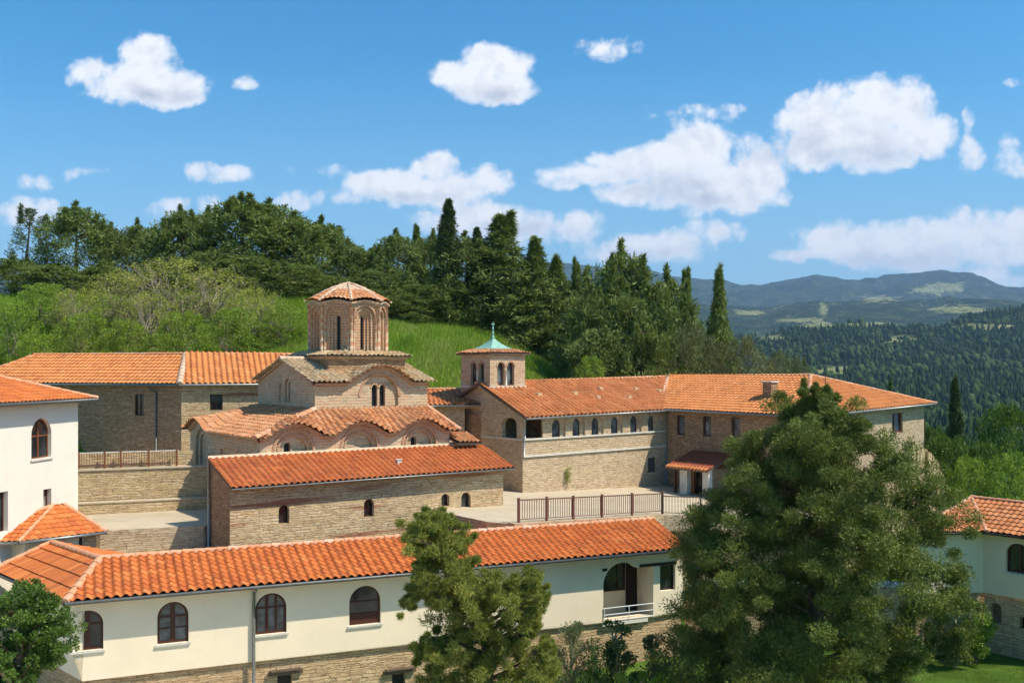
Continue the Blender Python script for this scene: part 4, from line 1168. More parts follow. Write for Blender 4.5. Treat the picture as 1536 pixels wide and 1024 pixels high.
# porch
s_p0, s_p1 = fr.sz(1040, 650)[0]-1.7, fr.sz(1040, 650)[0]+1.6
fp = Frame(QR, uR)
sc_ = fr.sz(1012, 700)[0]
pa = fr.sz(1014, 690, 2.1)[0]; pb = fr.sz(1066, 690, 2.1)[0]
zpe = fr.sz(1030, 702, 2.4)[1]; zpt = fr.sz(1052, 676, 0)[1]
porch = MB(); 
plane_roof(porch, fr.p(pa-.45, 2.6, zpe), fr.p(pb+.15, 2.6, zpe), [fr.p(pb+.15, .0, zpt), fr.p(pa-.45, .0, zpt)], w=.27, L=.36, A=.05, step=.03, jit=.01, k=6, seed=110)
po = porch.build('porch_roof', [M['tile_porch'], M['eave_board']], right)
mb = MB(); 
for i, sx_ in enumerate(np.arange(pa-.4, pb+.1, .28)): mb.tube([fr.p(sx_+.1, 2.68, zpe+.02), fr.p(sx_+.1, 2.35, zpe+.12)], .085, 8)
mb.build('eave_tiles', [M['tile_mid']], right)
mb = MB(); zfl_ = -8.2
box(mb, fr, pa, pa+.12, 2.15, 2.3, zfl_, zpe-.05)
m1 = fr.sz(1022, 700, 2.15)[0]; m2 = fr.sz(1033, 700, 2.15)[0]; m3 = fr.sz(1056, 700, 2.15)[0]
mb.build('pillar', [M['wood']], right)
for a_, b_ in ((m1, m2), (m3, pb)): mb = MB(); box(mb, fr, a_, b_, 1.95, 2.3, zfl_, zpe-.04); mb.build('pillar', [M['stone_trim']], right)
mb = MB(); box(mb, fr, pb-.2, pb-.02, 0.02, 1.94, zfl_, zpe+.02); mb.build('porch_wall', [M['stone_shaded']], right)
mb = MB(); ppd = fr.off(.6); h = arch(fr.sz(1034, 700, 1.0)[0], fr.sz(1057, 700, 1.0)[0], zfl_, zpe-.1, 12)
window(right, fr.off(1.2), h, d=0, fw=.1, mull=((.5,.14),), fmat=M['wood'], pmat=M['glass'], name='door')
mb = MB(); box(mb, fr, pa+.1, m1+.3, 1.0, 1.19, zfl_, zpe-.05); mb.build('porch_wall', [M['stone_shaded']], right)

# ------------------------------------------------ 11. white house right edge
KS = G(1480, 45.4)
villa = empty('right_white_house', (KS[0]+2, KS[1]+1, -13.1), 'white upper storey house on a stone base at the right edge beside the lawn', 'house')
uS = np.array([.62, -.785]); uS /= np.linalg.norm(uS); vS = np.array([-uS[1], uS[0]])
uS2 = np.array([-.985, -.10]); uS2 /= np.linalg.norm(uS2)
zes = -7.5; KW = KS+np.array([.1, .55])
f1 = Frame(KW, uS); f2 = Frame(KW+3.2*uS2, -uS2)
zpl = -10.4
s0, s1, z0, z1 = pxrect(f1, 1508, 1548, 815, 860); hA = arch(s0, s1, z0, z1, 12, rise=.5)
mb = MB(); wall(mb, f1, rect(0, 3.6, zpl, zes+.1), [hA], .3); wall(mb, f2, rect(0, 3.2, zpl, zes+.1), [], .3)
shell(mb, [KW+3.6*uS, KW+3.6*uS+5*vS, KW+5*vS-1*uS], -14, zes); mb.build('wall', [M['plaster_grey']], villa)
window(villa, f1, hA, d=-.2, fw=.1, mull=((.5,.1),), sill=.06)
f1s = f1.off(-.12); f2s = f2.off(-.12)
s0, s1, z0, z1 = pxrect(f1s, 1486, 1502, 904, 935); hn = arch(s0, s1, z0, z1, 10)
s0, s1, z0, z1 = pxrect(f1s, 1529, 1540, 925, 943); ho_ = rect(s0, s1, z0, z1)
mb = MB(); wall(mb, f1s, rect(0, 3.5, -14.5, zpl+.01), [hn, ho_], .35); wall(mb, f2s, rect(0, 3.1, -14.5, zpl+.01), [], .3); mb.build('stone_base', [M['stone_low']], villa)
g = MB(); g.face([f1s.p(q_[0], -.33, q_[1]) for q_ in hn]); g.build('niche', [M['stone_shaded']], villa)
g = MB(); g.face([f1s.p(q_[0], -.33, q_[1]) for q_ in ho_]); g.build('window', [M['dark_hole']], villa)
mb = MB(); v0 = P3(KS+3.6*uS2, zes); v1 = P3(KS, zes); v2 = P3(KS+4.0*uS, zes)
av = W(1457, 745, 48.6); av2 = av+P3(3.0*uS, 0); vb = P3(av[:2]-.8*uS+3.0*vS, zes); v3 = P3(av2[:2]+.8*uS+3.0*vS, zes)
plane_roof(mb, v0, v1, [av], w=.27, L=.34, A=.035, step=.035, jit=.015, k=6, seed=121)
plane_roof(mb, v1, v2, [av2, av], w=.27, L=.34, A=.035, step=.035, jit=.015, k=6, seed=122)
plane_roof(mb, vb, v0, [av], w=.27, L=.34, A=.035, step=.035, jit=.015, k=5, seed=123)
plane_roof(mb, v3, vb, [av, av2], w=.3, L=.34, A=.035, step=.035, jit=.015, k=4, seed=124)
ridge(mb, v1, av, .09, mat=2); ridge(mb, v0, av, .09); ridge(mb, av, av2, .1)
mb.build('roof', [M['tile_mid'], M['eave_board'], M['ridge_tile']], villa)
gutter(villa, v0, v1, .06, .07, mat=M['wood_dark']); gutter(villa, v1, v2, .06, .07, mat=M['wood_dark'])
# =================================================================== TERRAIN
def vnoise(x, y, seed=0):
    xi = np.floor(x).astype(np.int64); yi = np.floor(y).astype(np.int64); xf = x-xi; yf = y-yi
    def h(a, b):
        n = (a*374761393+b*668265263+seed*1442695041) & 0x7fffffff
        n = (n ^ (n >> 13))*1274126177 & 0x7fffffff
        return ((n ^ (n >> 16)) & 0xffff)/65535.
    u = xf*xf*(3-2*xf); v = yf*yf*(3-2*yf)
    return (h(xi, yi)*(1-u)+h(xi+1, yi)*u)*(1-v)+(h(xi, yi+1)*(1-u)+h(xi+1, yi+1)*u)*v
def fbm(x, y, o=5, seed=0):
    s = 0; a_ = .5; t = 0
    for i in range(o):
        s = s+a_*vnoise(x*2**i, y*2**i, seed+i); t += a_; a_ *= .5
    return s/t
def sstep(x, a_, b_):
    t = np.clip((x-a_)/(b_-a_), 0, 1); return t*t*(3-2*t)
CA = [-2, -.52, -.2, -.12, -.045, -.005, .06, .1, .2, .3, .45, 2]
CZ = [6.3, 6.3, 6.0, 4.4, 3.5, 2.2, -1.2, -3.5, -8, -15, -24, -30]
def gz(x, y):
    x = np.asarray(x, float); y = np.asarray(y, float)
    yy_ = np.maximum(y, 20); a_ = x/yy_
    cr = np.interp(a_, CA, CZ)
    b_ = np.where(a_ < .08, -3.6, -3.6-(a_-.08)*38); b_ = np.maximum(b_, -16)
    ys = y-.75*np.clip(x-1, 0, 13)
    z = -13.1+(b_-.5+13.1)*sstep(ys, 58, 66)
    z = np.where(ys > 62, z+(cr-b_+.5)*sstep(ys, 62, 91-.75*np.clip(x-1, 0, 13)), z)
    wr_ = sstep(a_, .06, .2); beyond = (1-wr_)*.02*np.clip(y-90, 0, 400)+wr_*(-50-cr)*sstep(y, 90, 400)
    z = z+beyond
    z = z+(fbm(x*.18, y*.18, 4, 3)-.5)*1.2*sstep(y, 62, 75)+(fbm(x*.4, y*.4, 3, 9)-.5)*.25
    # lawn rises a little to the right-hand house
    return z

def sheet(name, xs, ys, zf, mats, uvs=False):
    Xg, Yg = np.meshgrid(xs, ys); Zg = zf(Xg, Yg)
    V = np.stack([Xg.ravel(), Yg.ravel(), Zg.ravel()], 1)
    nx, ny = len(xs), len(ys); i = np.arange(nx-1)[None, :]+nx*np.arange(ny-1)[:, None]
    Fc = np.stack([i, i+1, i+nx+1, i+nx], -1).reshape(-1, 4)
    return mesh_arrays(name, V, Fc, mats, smooth=True)

# ground material: grass with worn earth, plus a pale area added for bounce light
m, nt, bs, out = nt_new('ground_mat'); N = NT(nt); p_ = N.pos()
c = N.ramp(N.noise(p_, .5, 6, .6), [(.3, (.06,.12,.015)), (.5, (.10,.19,.025)), (.62, (.16,.24,.04)), (.78, (.26,.24,.11))])
c = N.mix(N.mr(N.noise(p_, 6, 5, .7), .35, .8, 0, .6), c, (.05, .075, .015))
sx_ = N.n('SeparateXYZ'); N.l(p_, sx_.inputs[0]); wob = N.math('MULTIPLY', N.noise(p_, .4, 4), 3.)
yard = N.math('MULTIPLY', N.mr(N.math('ADD', sx_.outputs[1], wob), 38.5, 37.5), N.mr(N.math('ADD', sx_.outputs[0], wob), 9, 8))  # added pale ground out of view, there to bounce warm light onto walls
c = N.mix(yard, c, N.mix(N.noise(p_, 5, 5, .7), (.50,.42,.30), (.62,.54,.41)))
N.l(c, bs.inputs['Base Color']); bs.inputs['Roughness'].default_value = 1; bs.inputs['Specular IOR Level'].default_value = .05
N.l(N.bump(N.noise(p_, 12, 5, .7), .8, .1), bs.inputs['Normal']); M['ground'] = m
g_ = sheet('ground', np.concatenate([np.linspace(-400, -75, 14), np.arange(-72, 90, 1.2), np.linspace(92, 420, 16)]), np.concatenate([np.linspace(-300, 10, 12), np.arange(12, 130, 1.1), np.linspace(132, 460, 60)]), gz, M['ground'])
tag(g_, kind='structure')

# ---------------------------------------------------------------- far hills
m, nt, bs, out = nt_new('hill_mat'); N = NT(nt); p_ = N.pos()
at = N.n('Attribute', attribute_name='field')
fo = N.ramp(N.noise(p_, .012, 8, .68), [(.35, (.012,.026,.012)), (.48, (.028,.050,.018)), (.60, (.07,.09,.03)), (.70, (.17,.16,.075))])
fi_ = N.ramp(N.noise(p_, .02, 6, .65), [(.35, (.22,.26,.08)), (.55, (.34,.34,.14)), (.7, (.44,.40,.24))])
vo = N.n('TexVoronoi', feature='F1'); vo.inputs['Scale'].default_value = .07; N.l(p_, vo.inputs['Vector'])
fo = N.mix(N.mr(vo.outputs['Distance'], .2, .75, 0, .65), fo, (.012, .02, .009))
msk = N.math('ADD', at.outputs['Fac'], N.math('MULTIPLY', N.math('SUBTRACT', N.noise(p_, .010, 9, .75), .5), 3.0))
c = N.mix(N.mr(msk, .5, .75, 0, .62), fo, fi_)
N.l(c, bs.inputs['Base Color']); bs.inputs['Roughness'].default_value = 1; bs.inputs['Specular IOR Level'].default_value = 0
N.l(N.bump(N.math('ADD', N.math('MULTIPLY', vo.outputs['Distance'], -1.), N.noise(p_, .03, 6, .7)), .9, 12.), bs.inputs['Normal']); M['hill'] = m
R1x = [-1500,0,700,900,1040,1130,1180,1230,1280,1340,1400,1450,1536,1900,2600]; R1y = [470,470,470,485,500,507,494,487,485,491,489,474,464,455,455]
SKx = [-1500,0,700,830,900,960,1000,1030,1060,1090,1130,1180,1225,1265,1290,1330,1370,1410,1450,1500,1536,1700,2600]
SKy = [440,440,415,404,408,412,422,424,428,432,436,428,421,428,437,428,420,418,425,437,442,440,445]
MDx = [-1500,900,1040,1150,1250,1330,1390,1430,1500,1560,1800,2600]; MDy = [470,466,462,470,462,456,462,456,458,462,455,455]
def hz(a_, D, noise=True):
    px = CX+a_*FP
    r1 = np.interp(px, R1x, R1y); sk = np.interp(px, SKx, SKy); md = np.interp(px, MDx, MDy)
    K_D = [380, 600, 900, 1300, 1850, 2500, 4200, 5200, 8200, 12000]
    def zz(y, D_): return (HY-y)/FP*D_
    Zs = [zz(725, 380), zz(668, 600), zz(612, 900), zz(556, 1300), zz(r1, 1850), zz(r1, 1850)-45, zz(md, 4200), zz(md, 4200)-60, zz(sk, 8200), zz(sk, 8200)-500]
    Zs = [np.broadcast_to(np.asarray(q, float), np.shape(px)) for q in Zs]
    z = np.zeros(np.broadcast(px, D).shape)
    lD = np.log(D); lk = np.log(K_D)
    for i in range(len(K_D)-1):
        t = np.clip((lD-lk[i])/(lk[i+1]-lk[i]), 0, 1); t = t*t*(3-2*t) if i >= 4 else t
        sel = (lD >= lk[i]) & (lD <= lk[i+1]+1e-9)
        z = np.where(sel, Zs[i]*(1-t)+Zs[i+1]*t, z)
    if noise:
        x = a_*D
        w_ = np.interp(D, [380, 900, 1850, 4200, 5800, 7300, 8200, 12000], [4, 10, 8, 30, 110, 70, 14, 100])
        n = fbm(x/260+5, D/260, 5, 21)-.5; rd = np.abs(fbm(x/900, D/900, 5, 5)-.5)*2
        z = z+w_*(n*2.0)+np.where(D > 4200, 1, 0)*w_*(.5-rd)*1.6
        z = z+(fbm(x/24, D/24, 3, 8)-.5)*5
    return z
na, nd = 720, 330
av_ = np.linspace(-.95, .95, na); dv = np.exp(np.linspace(math.log(385), math.log(11800), nd))
Ag, Dg = np.meshgrid(av_, dv); Zg = hz(Ag, Dg)
Zc = hz(Ag, Dg, False); pxg = CX+Ag*FP; pyg = HY-Zg/Dg*FP
FLD = [(1158,507,26,5),(1250,488,80,5),(1300,487,50,4),(1465,490,55,5),(1440,464,60,7),(1400,434,45,9),(1430,428,30,6),(1255,556,45,9),(1350,510,36,6),(1235,462,9,14),(1120,470,30,4),(1320,448,40,6),(1200,480,40,5)]
fld = np.zeros_like(Zg)
for (fx, fy, rx, ry) in FLD:
    fld = np.maximum(fld, np.exp(-((pxg-fx)/rx)**2-((pyg-fy)/ry)**2)*1.0)
V = np.stack([(Ag*Dg).ravel(), Dg.ravel(), Zg.ravel()], 1)
i = np.arange(na-1)[None, :]+na*np.arange(nd-1)[:, None]; Fc = np.stack([i, i+1, i+na+1, i+na], -1).reshape(-1, 4)
hl_ = mesh_arrays('hills', V, Fc, M['hill'], smooth=True)
at_ = hl_.data.attributes.new('field', 'FLOAT', 'POINT'); at_.data.foreach_set('value', fld.ravel().astype(np.float32))
tag(hl_, kind='structure')
# distant forest: real trees, far too many to count
rs = np.random.RandomState(77)
nT = 30000
Dt = 385*np.exp(rs.rand(nT)**.85*math.log(1950/385)); at2 = -.1+rs.rand(nT)*.75
zt2 = hz(at2, Dt); pxt = CX+at2*FP; pyt = HY-zt2/Dt*FP
ff_ = np.zeros(nT)
for (fx, fy, rx, ry) in FLD: ff_ = np.maximum(ff_, np.exp(-((pxt-fx)/rx)**2-((pyt-fy)/ry)**2)*1.25)
ff_ += (fbm(at2*Dt/70, Dt/70, 4, 2)-.5)*.9
keep = (ff_ < .42) | (rs.rand(nT) < .12)
Dt, at2, zt2, fk = Dt[keep], at2[keep], zt2[keep], ff_[keep]
nT = len(Dt); xt = at2*Dt
ht = (6+rs.rand(nT)**1.5*8)*np.where(rs.rand(nT) < .55, 1., .62); broad = (rs.rand(nT) < .12) | (fbm(xt/90+9, Dt/90, 3, 4) > .63)
rt = np.where(broad, ht*.40, ht*.20)
NS = 7; lv = [(0.0, .75), (.22, 1.0), (.5, .72), (.75, .42), (1., .02)]
lvb = [(0.05, .6), (.25, 1.0), (.55, 1.0), (.85, .62), (1., .1)]
VV = []
for li in range(5):
    hh_ = np.where(broad, lvb[li][0], lv[li][0])*ht; rr_ = np.where(broad, lvb[li][1], lv[li][1])*rt
    for k_ in range(NS):
        an = 2*math.pi*k_/NS+li*.45; j_ = .6+.75*rs.rand(nT)
        VV.append(np.stack([xt+rr_*j_*math.cos(an), Dt+rr_*j_*math.sin(an), zt2+hh_+(rs.rand(nT)-.5)*ht*.12], 1))
VV = np.stack(VV, 1)      # nT, 35, 3
fl_ = []
for li in range(4):
    for k_ in range(NS):
        k2 = (k_+1) % NS; fl_.append([li*NS+k_, li*NS+k2, (li+1)*NS+k2, (li+1)*NS+k_])
fl_ = np.array(fl_); Fc = (np.arange(nT)[:, None, None]*35+fl_[None]).reshape(-1, 4)
tint = np.clip(np.repeat(rs.rand(nT)*.55+np.where(broad, .35, 0), len(fl_))+rs.rand(len(Fc))*.15, 0, 1)
m, nt, bs, out = nt_new('far_tree'); N = NT(nt); at = N.n('Attribute', attribute_name='tint')
c = N.ramp(at.outputs['Fac'], [(0, (.026,.052,.016)), (.4, (.040,.070,.020)), (.7, (.060,.095,.026)), (1, (.09,.13,.036))])
c = N.mix(N.mr(N.noise(N.pos(), .5, 4, .7), .3, .7, 0, .6), c, (.008, .016, .008))
N.l(c, bs.inputs['Base Color']); bs.inputs['Roughness'].default_value = 1; bs.inputs['Specular IOR Level'].default_value = 0; M['far_tree'] = m
df = mesh_arrays('distant_forest', VV.reshape(-1, 3), Fc, M['far_tree'], attr=tint)
tag(df, 'dense dark green forest covering the far hillside beyond the valley', 'forest', kind='stuff')

# =================================================================== TERRACES
def fz(x): return -7.3-.055*x
cy = MB()
pl = [(-9.5, 54.6), (-1.2, 46.6), (.2, 46.3), (7.9, 52.2), (12.4, 53.4), (16.2, 52), (17, 58), (12, 64.5), (10.4, 66.3), (0, 60.5), (-2, 66), (-9.5, 66)]
cy.prism(pl, -13.5, lambda p: fz(p[0]), mat=1, topmat=0)
o = cy.build('courtyard', [M['paving'], M['stone_low']]); tag(o, kind='structure')
kb = MB(); p0 = np.array([-1.1, 46.45]); p1 = np.array([.1, 46.15]); p2 = np.array([7.8, 51.95])
fk_ = Frame(p1, p2-p1); Lk = np.linalg.norm(p2-p1)
kb.hexa([fk_.p(-.1,.2,fz(0)-.5), fk_.p(Lk,.2,fz(7.8)-.5), fk_.p(Lk,-.35,fz(7.8)-.5), fk_.p(-.1,-.35,fz(0)-.5), fk_.p(-.1,.2,fz(0)+.06), fk_.p(Lk,.2,fz(7.8)+.06), fk_.p(Lk,-.35,fz(7.8)+.06), fk_.p(-.1,-.35,fz(0)+.06)])
o = kb.build('terrace_kerb', [M['stone_wing']]); tag(o, 'pale stone kerb along the courtyard edge under the brown railing', 'kerb')
# left terraces
tr = MB(); e_a = G(150, 44.0)[:2]; e_b = G(306, 45.5)[:2]
tr.prism([e_a, e_b, (-12.9, 47.4), (-14.0, 52.0), (-19, 50.0), (-24, 48), (-21, 44.5)], -9.6, -7.25, mat=1, topmat=0)
o = tr.build('lower_terrace', [M['paving'], M['stone_wing']]); tag(o, kind='structure')
cyl = MB(); cyl.prism([(-19, 41.6), (-13, 43.6), (-10, 45.5), (-15, 48.5), (-22, 46), (-24, 41)], -12, -8.45, mat=0); o = cyl.build('yard', [M['paving']]); tag(o, kind='structure')
lw = MB(); fl1 = Frame((-24, 47.5), (1, .4)); box(lw, fl1, 0, 9.2, -.5, 0, -7.4, -6.72, 0); box(lw, fl1, 0, 9.2, -.55, .04, -6.719, -6.67, 1)
o = lw.build('terrace_wall', [M['stone_yellow'], M['paving']]); tag(o, 'low rough stone step wall at the back of the pale terrace', 'wall')
rw = MB(); fl2 = Frame((-24, 48.25), (1, .4)); box(rw, fl2, 0, 9.6, -.6, 0, -7.4, -5.17, 0); box(rw, fl2, 0, 9.6, -.65, .06, -5.169, -5.10, 1); box(rw, fl2, 0, 8.2, -.78, -.60, -5.3, -4.36, 0)
o = rw.build('retaining_wall', [M['stone_yellow'], M['paving']]); tag(o, 'sunlit stone retaining wall with pale coping under the left railing', 'wall')
up = MB(); up.prism([(-24, 48.6), (-15.6, 52), (-14, 58), (-15, 62), (-24, 63.5), (-26, 63)], -9, -6.1); o = up.build('upper_terrace', [M['paving']]); tag(o, kind='structure')
# railing on the left wall
def railing(name, fr_, s0, s1, zb, zt, posts, nb, mp, mrail, mbal, label, group=None, pr=.045, br=.013, ptop=.1):
    root = empty(name, fr_.p((s0+s1)/2, 0, zb(s0)), label, 'railing', group)
    for s in posts:
        mb = MB(); box(mb, fr_, s-pr, s+pr, -pr, pr, zb(s)-.02, zt(s)+ptop); mb.build('post', [mp], root)
    mb = MB(); mb.tube([fr_.p(s0, 0, zt(s0)), fr_.p(s1, 0, zt(s1))], .032, 6); mb.build('top_rail', [mrail], root)
    mb = MB(); mb.tube([fr_.p(s0, 0, zb(s0)+.14), fr_.p(s1, 0, zb(s1)+.14)], .022, 6); mb.build('bottom_rail', [mbal], root)
    for k_ in range(nb):
        s = s0+(k_+.5)*(s1-s0)/nb
        if min(abs(s-q) for q in posts) < pr+.01: continue
        mb = MB(); mb.tube([fr_.p(s, 0, zb(s)+.13), fr_.p(s, 0, zt(s))], br, 4); mb.build('baluster', [mbal], root)
    return root
flr = fl2.off(-.3)
S_ = lambda px: flr.sz(px, 690)[0]
railing('railing', flr, S_(112), S_(268), lambda s: -5.07, lambda s: -4.3, [S_(118), S_(157), S_(181), S_(223), S_(265)], 40, M['wood_red'], M['stone_trim'], M['rust_metal'], 'pale topped railing on the stone retaining wall beside the white house', ptop=.08)
fkr = fk_.off(-.1)
zbk = lambda s: fz(fkr.p(s, 0, 0)[0])+.06
S_ = lambda px: fkr.sz(px, 760)[0]
railing('railing', fkr, S_(778), S_(994), zbk, lambda s: zbk(s)+1.05, [S_(q) for q in (778, 820, 860, 903, 948, 993.5)], 66, M['rust_metal'], M['rust_metal'], M['rust_metal'], 'long rust-brown railing along the courtyard edge behind the cream range', pr=.05, br=.016)
fk3 = Frame(p2, (4.4, .55)); zb3 = lambda s: fz(fk3.p(s, 0, 0)[0])
railing('railing', fk3, 0, 4.2, zb3, lambda s: zb3(s)+1.0, [0.03, 2.1, 4.1], 26, M['black_metal'], M['black_metal'], M['black_metal'], 'short thin black railing in front of the tiled porch', pr=.03, br=.013)
kb = MB(); box(kb, fk3, 0, 4.4, -.25, .15, fz(10)-.7, fz(10)+.10); o = kb.build('terrace_kerb', [M['stone_wing']]); tag(o, 'pale kerb under the short black railing', 'kerb')
# wall behind the big conifer
gw = MB(); fg = Frame((8.2, 46.9), (1, -.05)); box(gw, fg, 0, 14, -.5, 0, -14, -10.3, 0); box(gw, fg, 0, 14, -.55, .06, -10.299, -10.1, 1); o = gw.build('garden_wall', [M['stone_low'], M['stone_trim']])
tag(o, 'brick and stone garden wall with pale coping glimpsed behind the big conifer', 'wall')
# fill behind garden wall
# rocky ruined wall on the right of the big building
rk = MB(); base = G(1378, 60); prev = None
rs = np.random.RandomState(9)
pts = [(1362,662),(1372,668),(1382,672),(1390,680),(1396,688),(1402,698),(1408,712)]
fw_ = []
for k_, (px, py) in enumerate(pts):
    q = W(px, py, 55.5+k_*.55); fw_.append(q)
for k_ in range(len(fw_)-1):
    a_, b_ = fw_[k_], fw_[k_+1]
    for j_ in range(3):
        f0, f1_ = j_/3, (j_+1)/3; A1 = a_+(b_-a_)*f0+rs.randn(3)*.05; B1 = a_+(b_-a_)*f1_+rs.randn(3)*.05
        d_ = np.array([.35, -.6, 0]); lo_ = np.array([0, 0, -14.])
        zb_ = -14.
        d_ = np.array([.12, -.3, 0]); c_ = [(A1+d_), (B1+d_), (B1-d_), (A1-d_)]
        rk.hexa([np.array([q[0], q[1], zb_]) for q in c_]+[q+[0, 0, rs.randn()*.05] for q in c_])
o = rk.build('ruined_wall', [M['stone_yellow']]); tag(o, 'broken sloping rubble wall at the corner of the right stone building', 'wall')

# =================================================================== TREES
def leaves(Cc, Rr, per, ln, wd, tint, up=.25, rndm=.8, rho=.45, rs=None, quad=False, droop=0.):
    """leaf blades around cluster centres; returns tris"""
    n = len(Cc)*per; idx = np.repeat(np.arange(len(Cc)), per)
    d = rs.randn(n, 3); d /= np.linalg.norm(d, axis=1)[:, None]
    rad = rs.rand(n)**rho
    p = Cc[idx]+d*Rr[idx]*rad[:, None]
    ld = d*.8+rs.randn(n, 3)*rndm*.6+np.array([0, 0, up-droop]); ld /= np.linalg.norm(ld, axis=1)[:, None]
    w = np.cross(ld, rs.randn(n, 3)); w /= np.linalg.norm(w, axis=1)[:, None]
    l = ln*(.6+.8*rs.rand(n))[:, None]; ww = wd*(.7+.6*rs.rand(n))[:, None]
    t = np.clip(tint[idx]+(rs.rand(n)-.5)*.45, 0, 1)
    if quad:
        V = np.stack([p, p+ld*l*.5+w*ww, p+ld*l, p+ld*l*.5-w*ww], 1)
    else: V = np.stack([p-w*ww, p+w*ww, p+ld*l], 1)
    k_ = V.shape[1]
    return V.reshape(-1, 3), np.arange(n*k_).reshape(n, k_), t
def limbs(mb, p0, p1, r0, r1, rs, bend=.12, n=5, sides=5):
    p0 = np.array(p0, float); p1 = np.array(p1, float); L = np.linalg.norm(p1-p0)
    off = rs.randn(3)*bend*L; off[2] += bend*L*.3; pts = []
    for i in range(n+1):
        f = i/n; pts.append(p0+(p1-p0)*f+off*4*f*(1-f)*.5)
    mb.tube(pts, [r0+(r1-r0)*i/n for i in range(n+1)], sides, cap=False)
    return pts
def template(kind, seed):
    rs = np.random.RandomState(seed); tb = MB()
    H = 10.
    quad = False
    if kind == 'pine':
        prof = lambda h: 3.2*np.interp(h, [.04,.15,.35,.6,.78,.88,1], [.7,.95,1,.92,.66,.40,.04])
        n = 105; mat = 'leaf_hill'; per, ln, wd = 95, .28, .055
    elif kind == 'spire':
        prof = lambda h: 2.1*np.interp(h, [.03,.12,.4,.7,.88,1], [.8,1,.74,.40,.15,.01])
        n = 120; mat = 'leaf_hill'; per, ln, wd = 130, .3, .045
    elif kind == 'cypress':
        prof = lambda h: 1.0*np.interp(h, [.0,.1,.4,.7,.9,1], [.6,.9,1,.72,.34,.03])
        n = 110; mat = 'leaf_cypress'; per, ln, wd = 130, .22, .04
    elif kind == 'poplar':
        prof = lambda h: 1.8*np.interp(h, [.1,.3,.6,.85,1], [.7,1,.85,.5,.08])
        n = 60; mat = 'leaf_hill_pale'; per, ln, wd = 50, .26, .05
    elif kind == 'olive':
        prof = lambda h: 4.2*np.sqrt(np.clip(1-((h-.5)/.52)**2, 0, 1))
        n = 80; mat = 'leaf_olive'; per, ln, wd = 150, .26, .055
    elif kind == 'bud':
        prof = lambda h: 5.2*np.sqrt(np.clip(1-((h-.55)/.46)**2, 0, 1))
        n = 130; mat = 'leaf_bud'; per, ln, wd = 60, .16, .07; quad = True
    elif kind == 'bright':
        prof = lambda h: 4.6*np.sqrt(np.clip(1-((h-.45)/.56)**2, 0, 1))
        n = 85; mat = 'leaf_bright'; per, ln, wd = 120, .26, .08; quad = True
    elif kind == 'broad':
        prof = lambda h: 4.8*np.sqrt(np.clip(1-((h-.52)/.49)**2, 0, 1))
        n = 110; mat = 'leaf_broad'; per, ln, wd = 170, .26, .08; quad = True
    C_, R_ = [], []
    lean = rs.randn(2)*.25
    for i in range(n):
        h = (i+rs.rand())/n
        if kind in ('pine',): h = h*.86+.05
        r = float(prof(h)); az = i*2.39996+rs.rand()*.8
        f = .35+.65*rs.rand()**.6
        if kind == 'cypress': f *= .75
        x = r*f*math.cos(az)+lean[0]*h; y = r*f*math.sin(az)+lean[1]*h
        C_.append((x, y, h*H))
        s = {'pine': .95, 'spire': .62, 'cypress': .38, 'poplar': .5, 'olive': .9, 'bud': .85, 'bright': 1., 'broad': .95}[kind]*(.6+.7*rs.rand())
        s *= min(1, (.16 if kind in ('spire', 'cypress') else .30)+r/ (prof(.4)+1e-6))
        if kind == 'pine': R_.append((s*.9, s*.9, s*.62))
        elif kind == 'spire': R_.append((s*1.1, s*1.1, s*.5))
        elif kind == 'cypress': R_.append((s, s, s*1.9))
        elif kind == 'poplar': R_.append((s*.7, s*.7, s*1.3))
        else: R_.append((s, s, s*.8))
    if kind == 'pine':
        for li in range(11):
            a_ = li*2.4+rs.rand(); rr = 0 if li == 0 else .5+rs.rand()*2.0; tz = H*(1.0 if li == 0 else (.97-.085*rr+.05*rs.randn())); lx, ly = rr*math.cos(a_), rr*math.sin(a_)
            for k_ in range(7):
                f_ = k_/6.; w_ = .55*(1-f_); rad_ = (.44*(1-f_)+.05)*(.8+.4*rs.rand()); C_.append((lx+rs.randn()*w_*.5, ly+rs.randn()*w_*.5, tz-1.7*(1-f_))); R_.append((rad_, rad_, rad_*.6+.10))
    if kind in ('spire', 'poplar'):      # leader shoots
        for i in range(4 if kind == 'pine' else 2):
            a_ = rs.rand()*6.28; rr = rs.rand()*1.4 if kind == 'pine' else rs.rand()*.3
            for k_ in range(4): C_.append((rr*math.cos(a_), rr*math.sin(a_), H*(.88-rr*.06)+k_*.42)); R_.append((.16-.035*k_, .16-.035*k_, .34))
    C_ = np.array(C_); R_ = np.array(R_)
    tint = rs.rand(len(C_))*.5+.25
    V, Fc, t = leaves(C_, R_, per, ln, wd, tint, rs=rs, quad=quad, up=.35 if kind != 'spire' else .0)
    bm_ = 'bark_pale' if kind in ('bud', 'bright') else 'bark'
    tp = [(0,0,-.6), (lean[0]*.3, lean[1]*.3, H*.3), (lean[0]*.6, lean[1]*.6, H*.6), (lean[0], lean[1], H*.93)]
    if kind in ('bud', 'bright', 'broad', 'olive'):
        for k_ in range(5 if kind == 'bud' else 3):
            b0 = np.array([rs.randn()*.5, rs.randn()*.5, -.6]); b1 = np.array([rs.randn()*1.6, rs.randn()*1.6, H*.5]); limbs(tb, b0, b1, .13, .08, rs, .06)
            for j_ in rs.choice(len(C_), 16 if kind == 'bud' else 9): 
                mid = b0+(b1-b0)*(.4+.6*rs.rand()); pp_ = limbs(tb, mid, C_[j_], .05, .015, rs, .12, 4, 4)
                if kind == 'bud':
                    for q_ in range(3):
                        e_ = C_[j_]+rs.randn(3)*.9; limbs(tb, pp_[2+q_ % 3], e_, .022, .008, rs, .15, 3, 3)
    else:
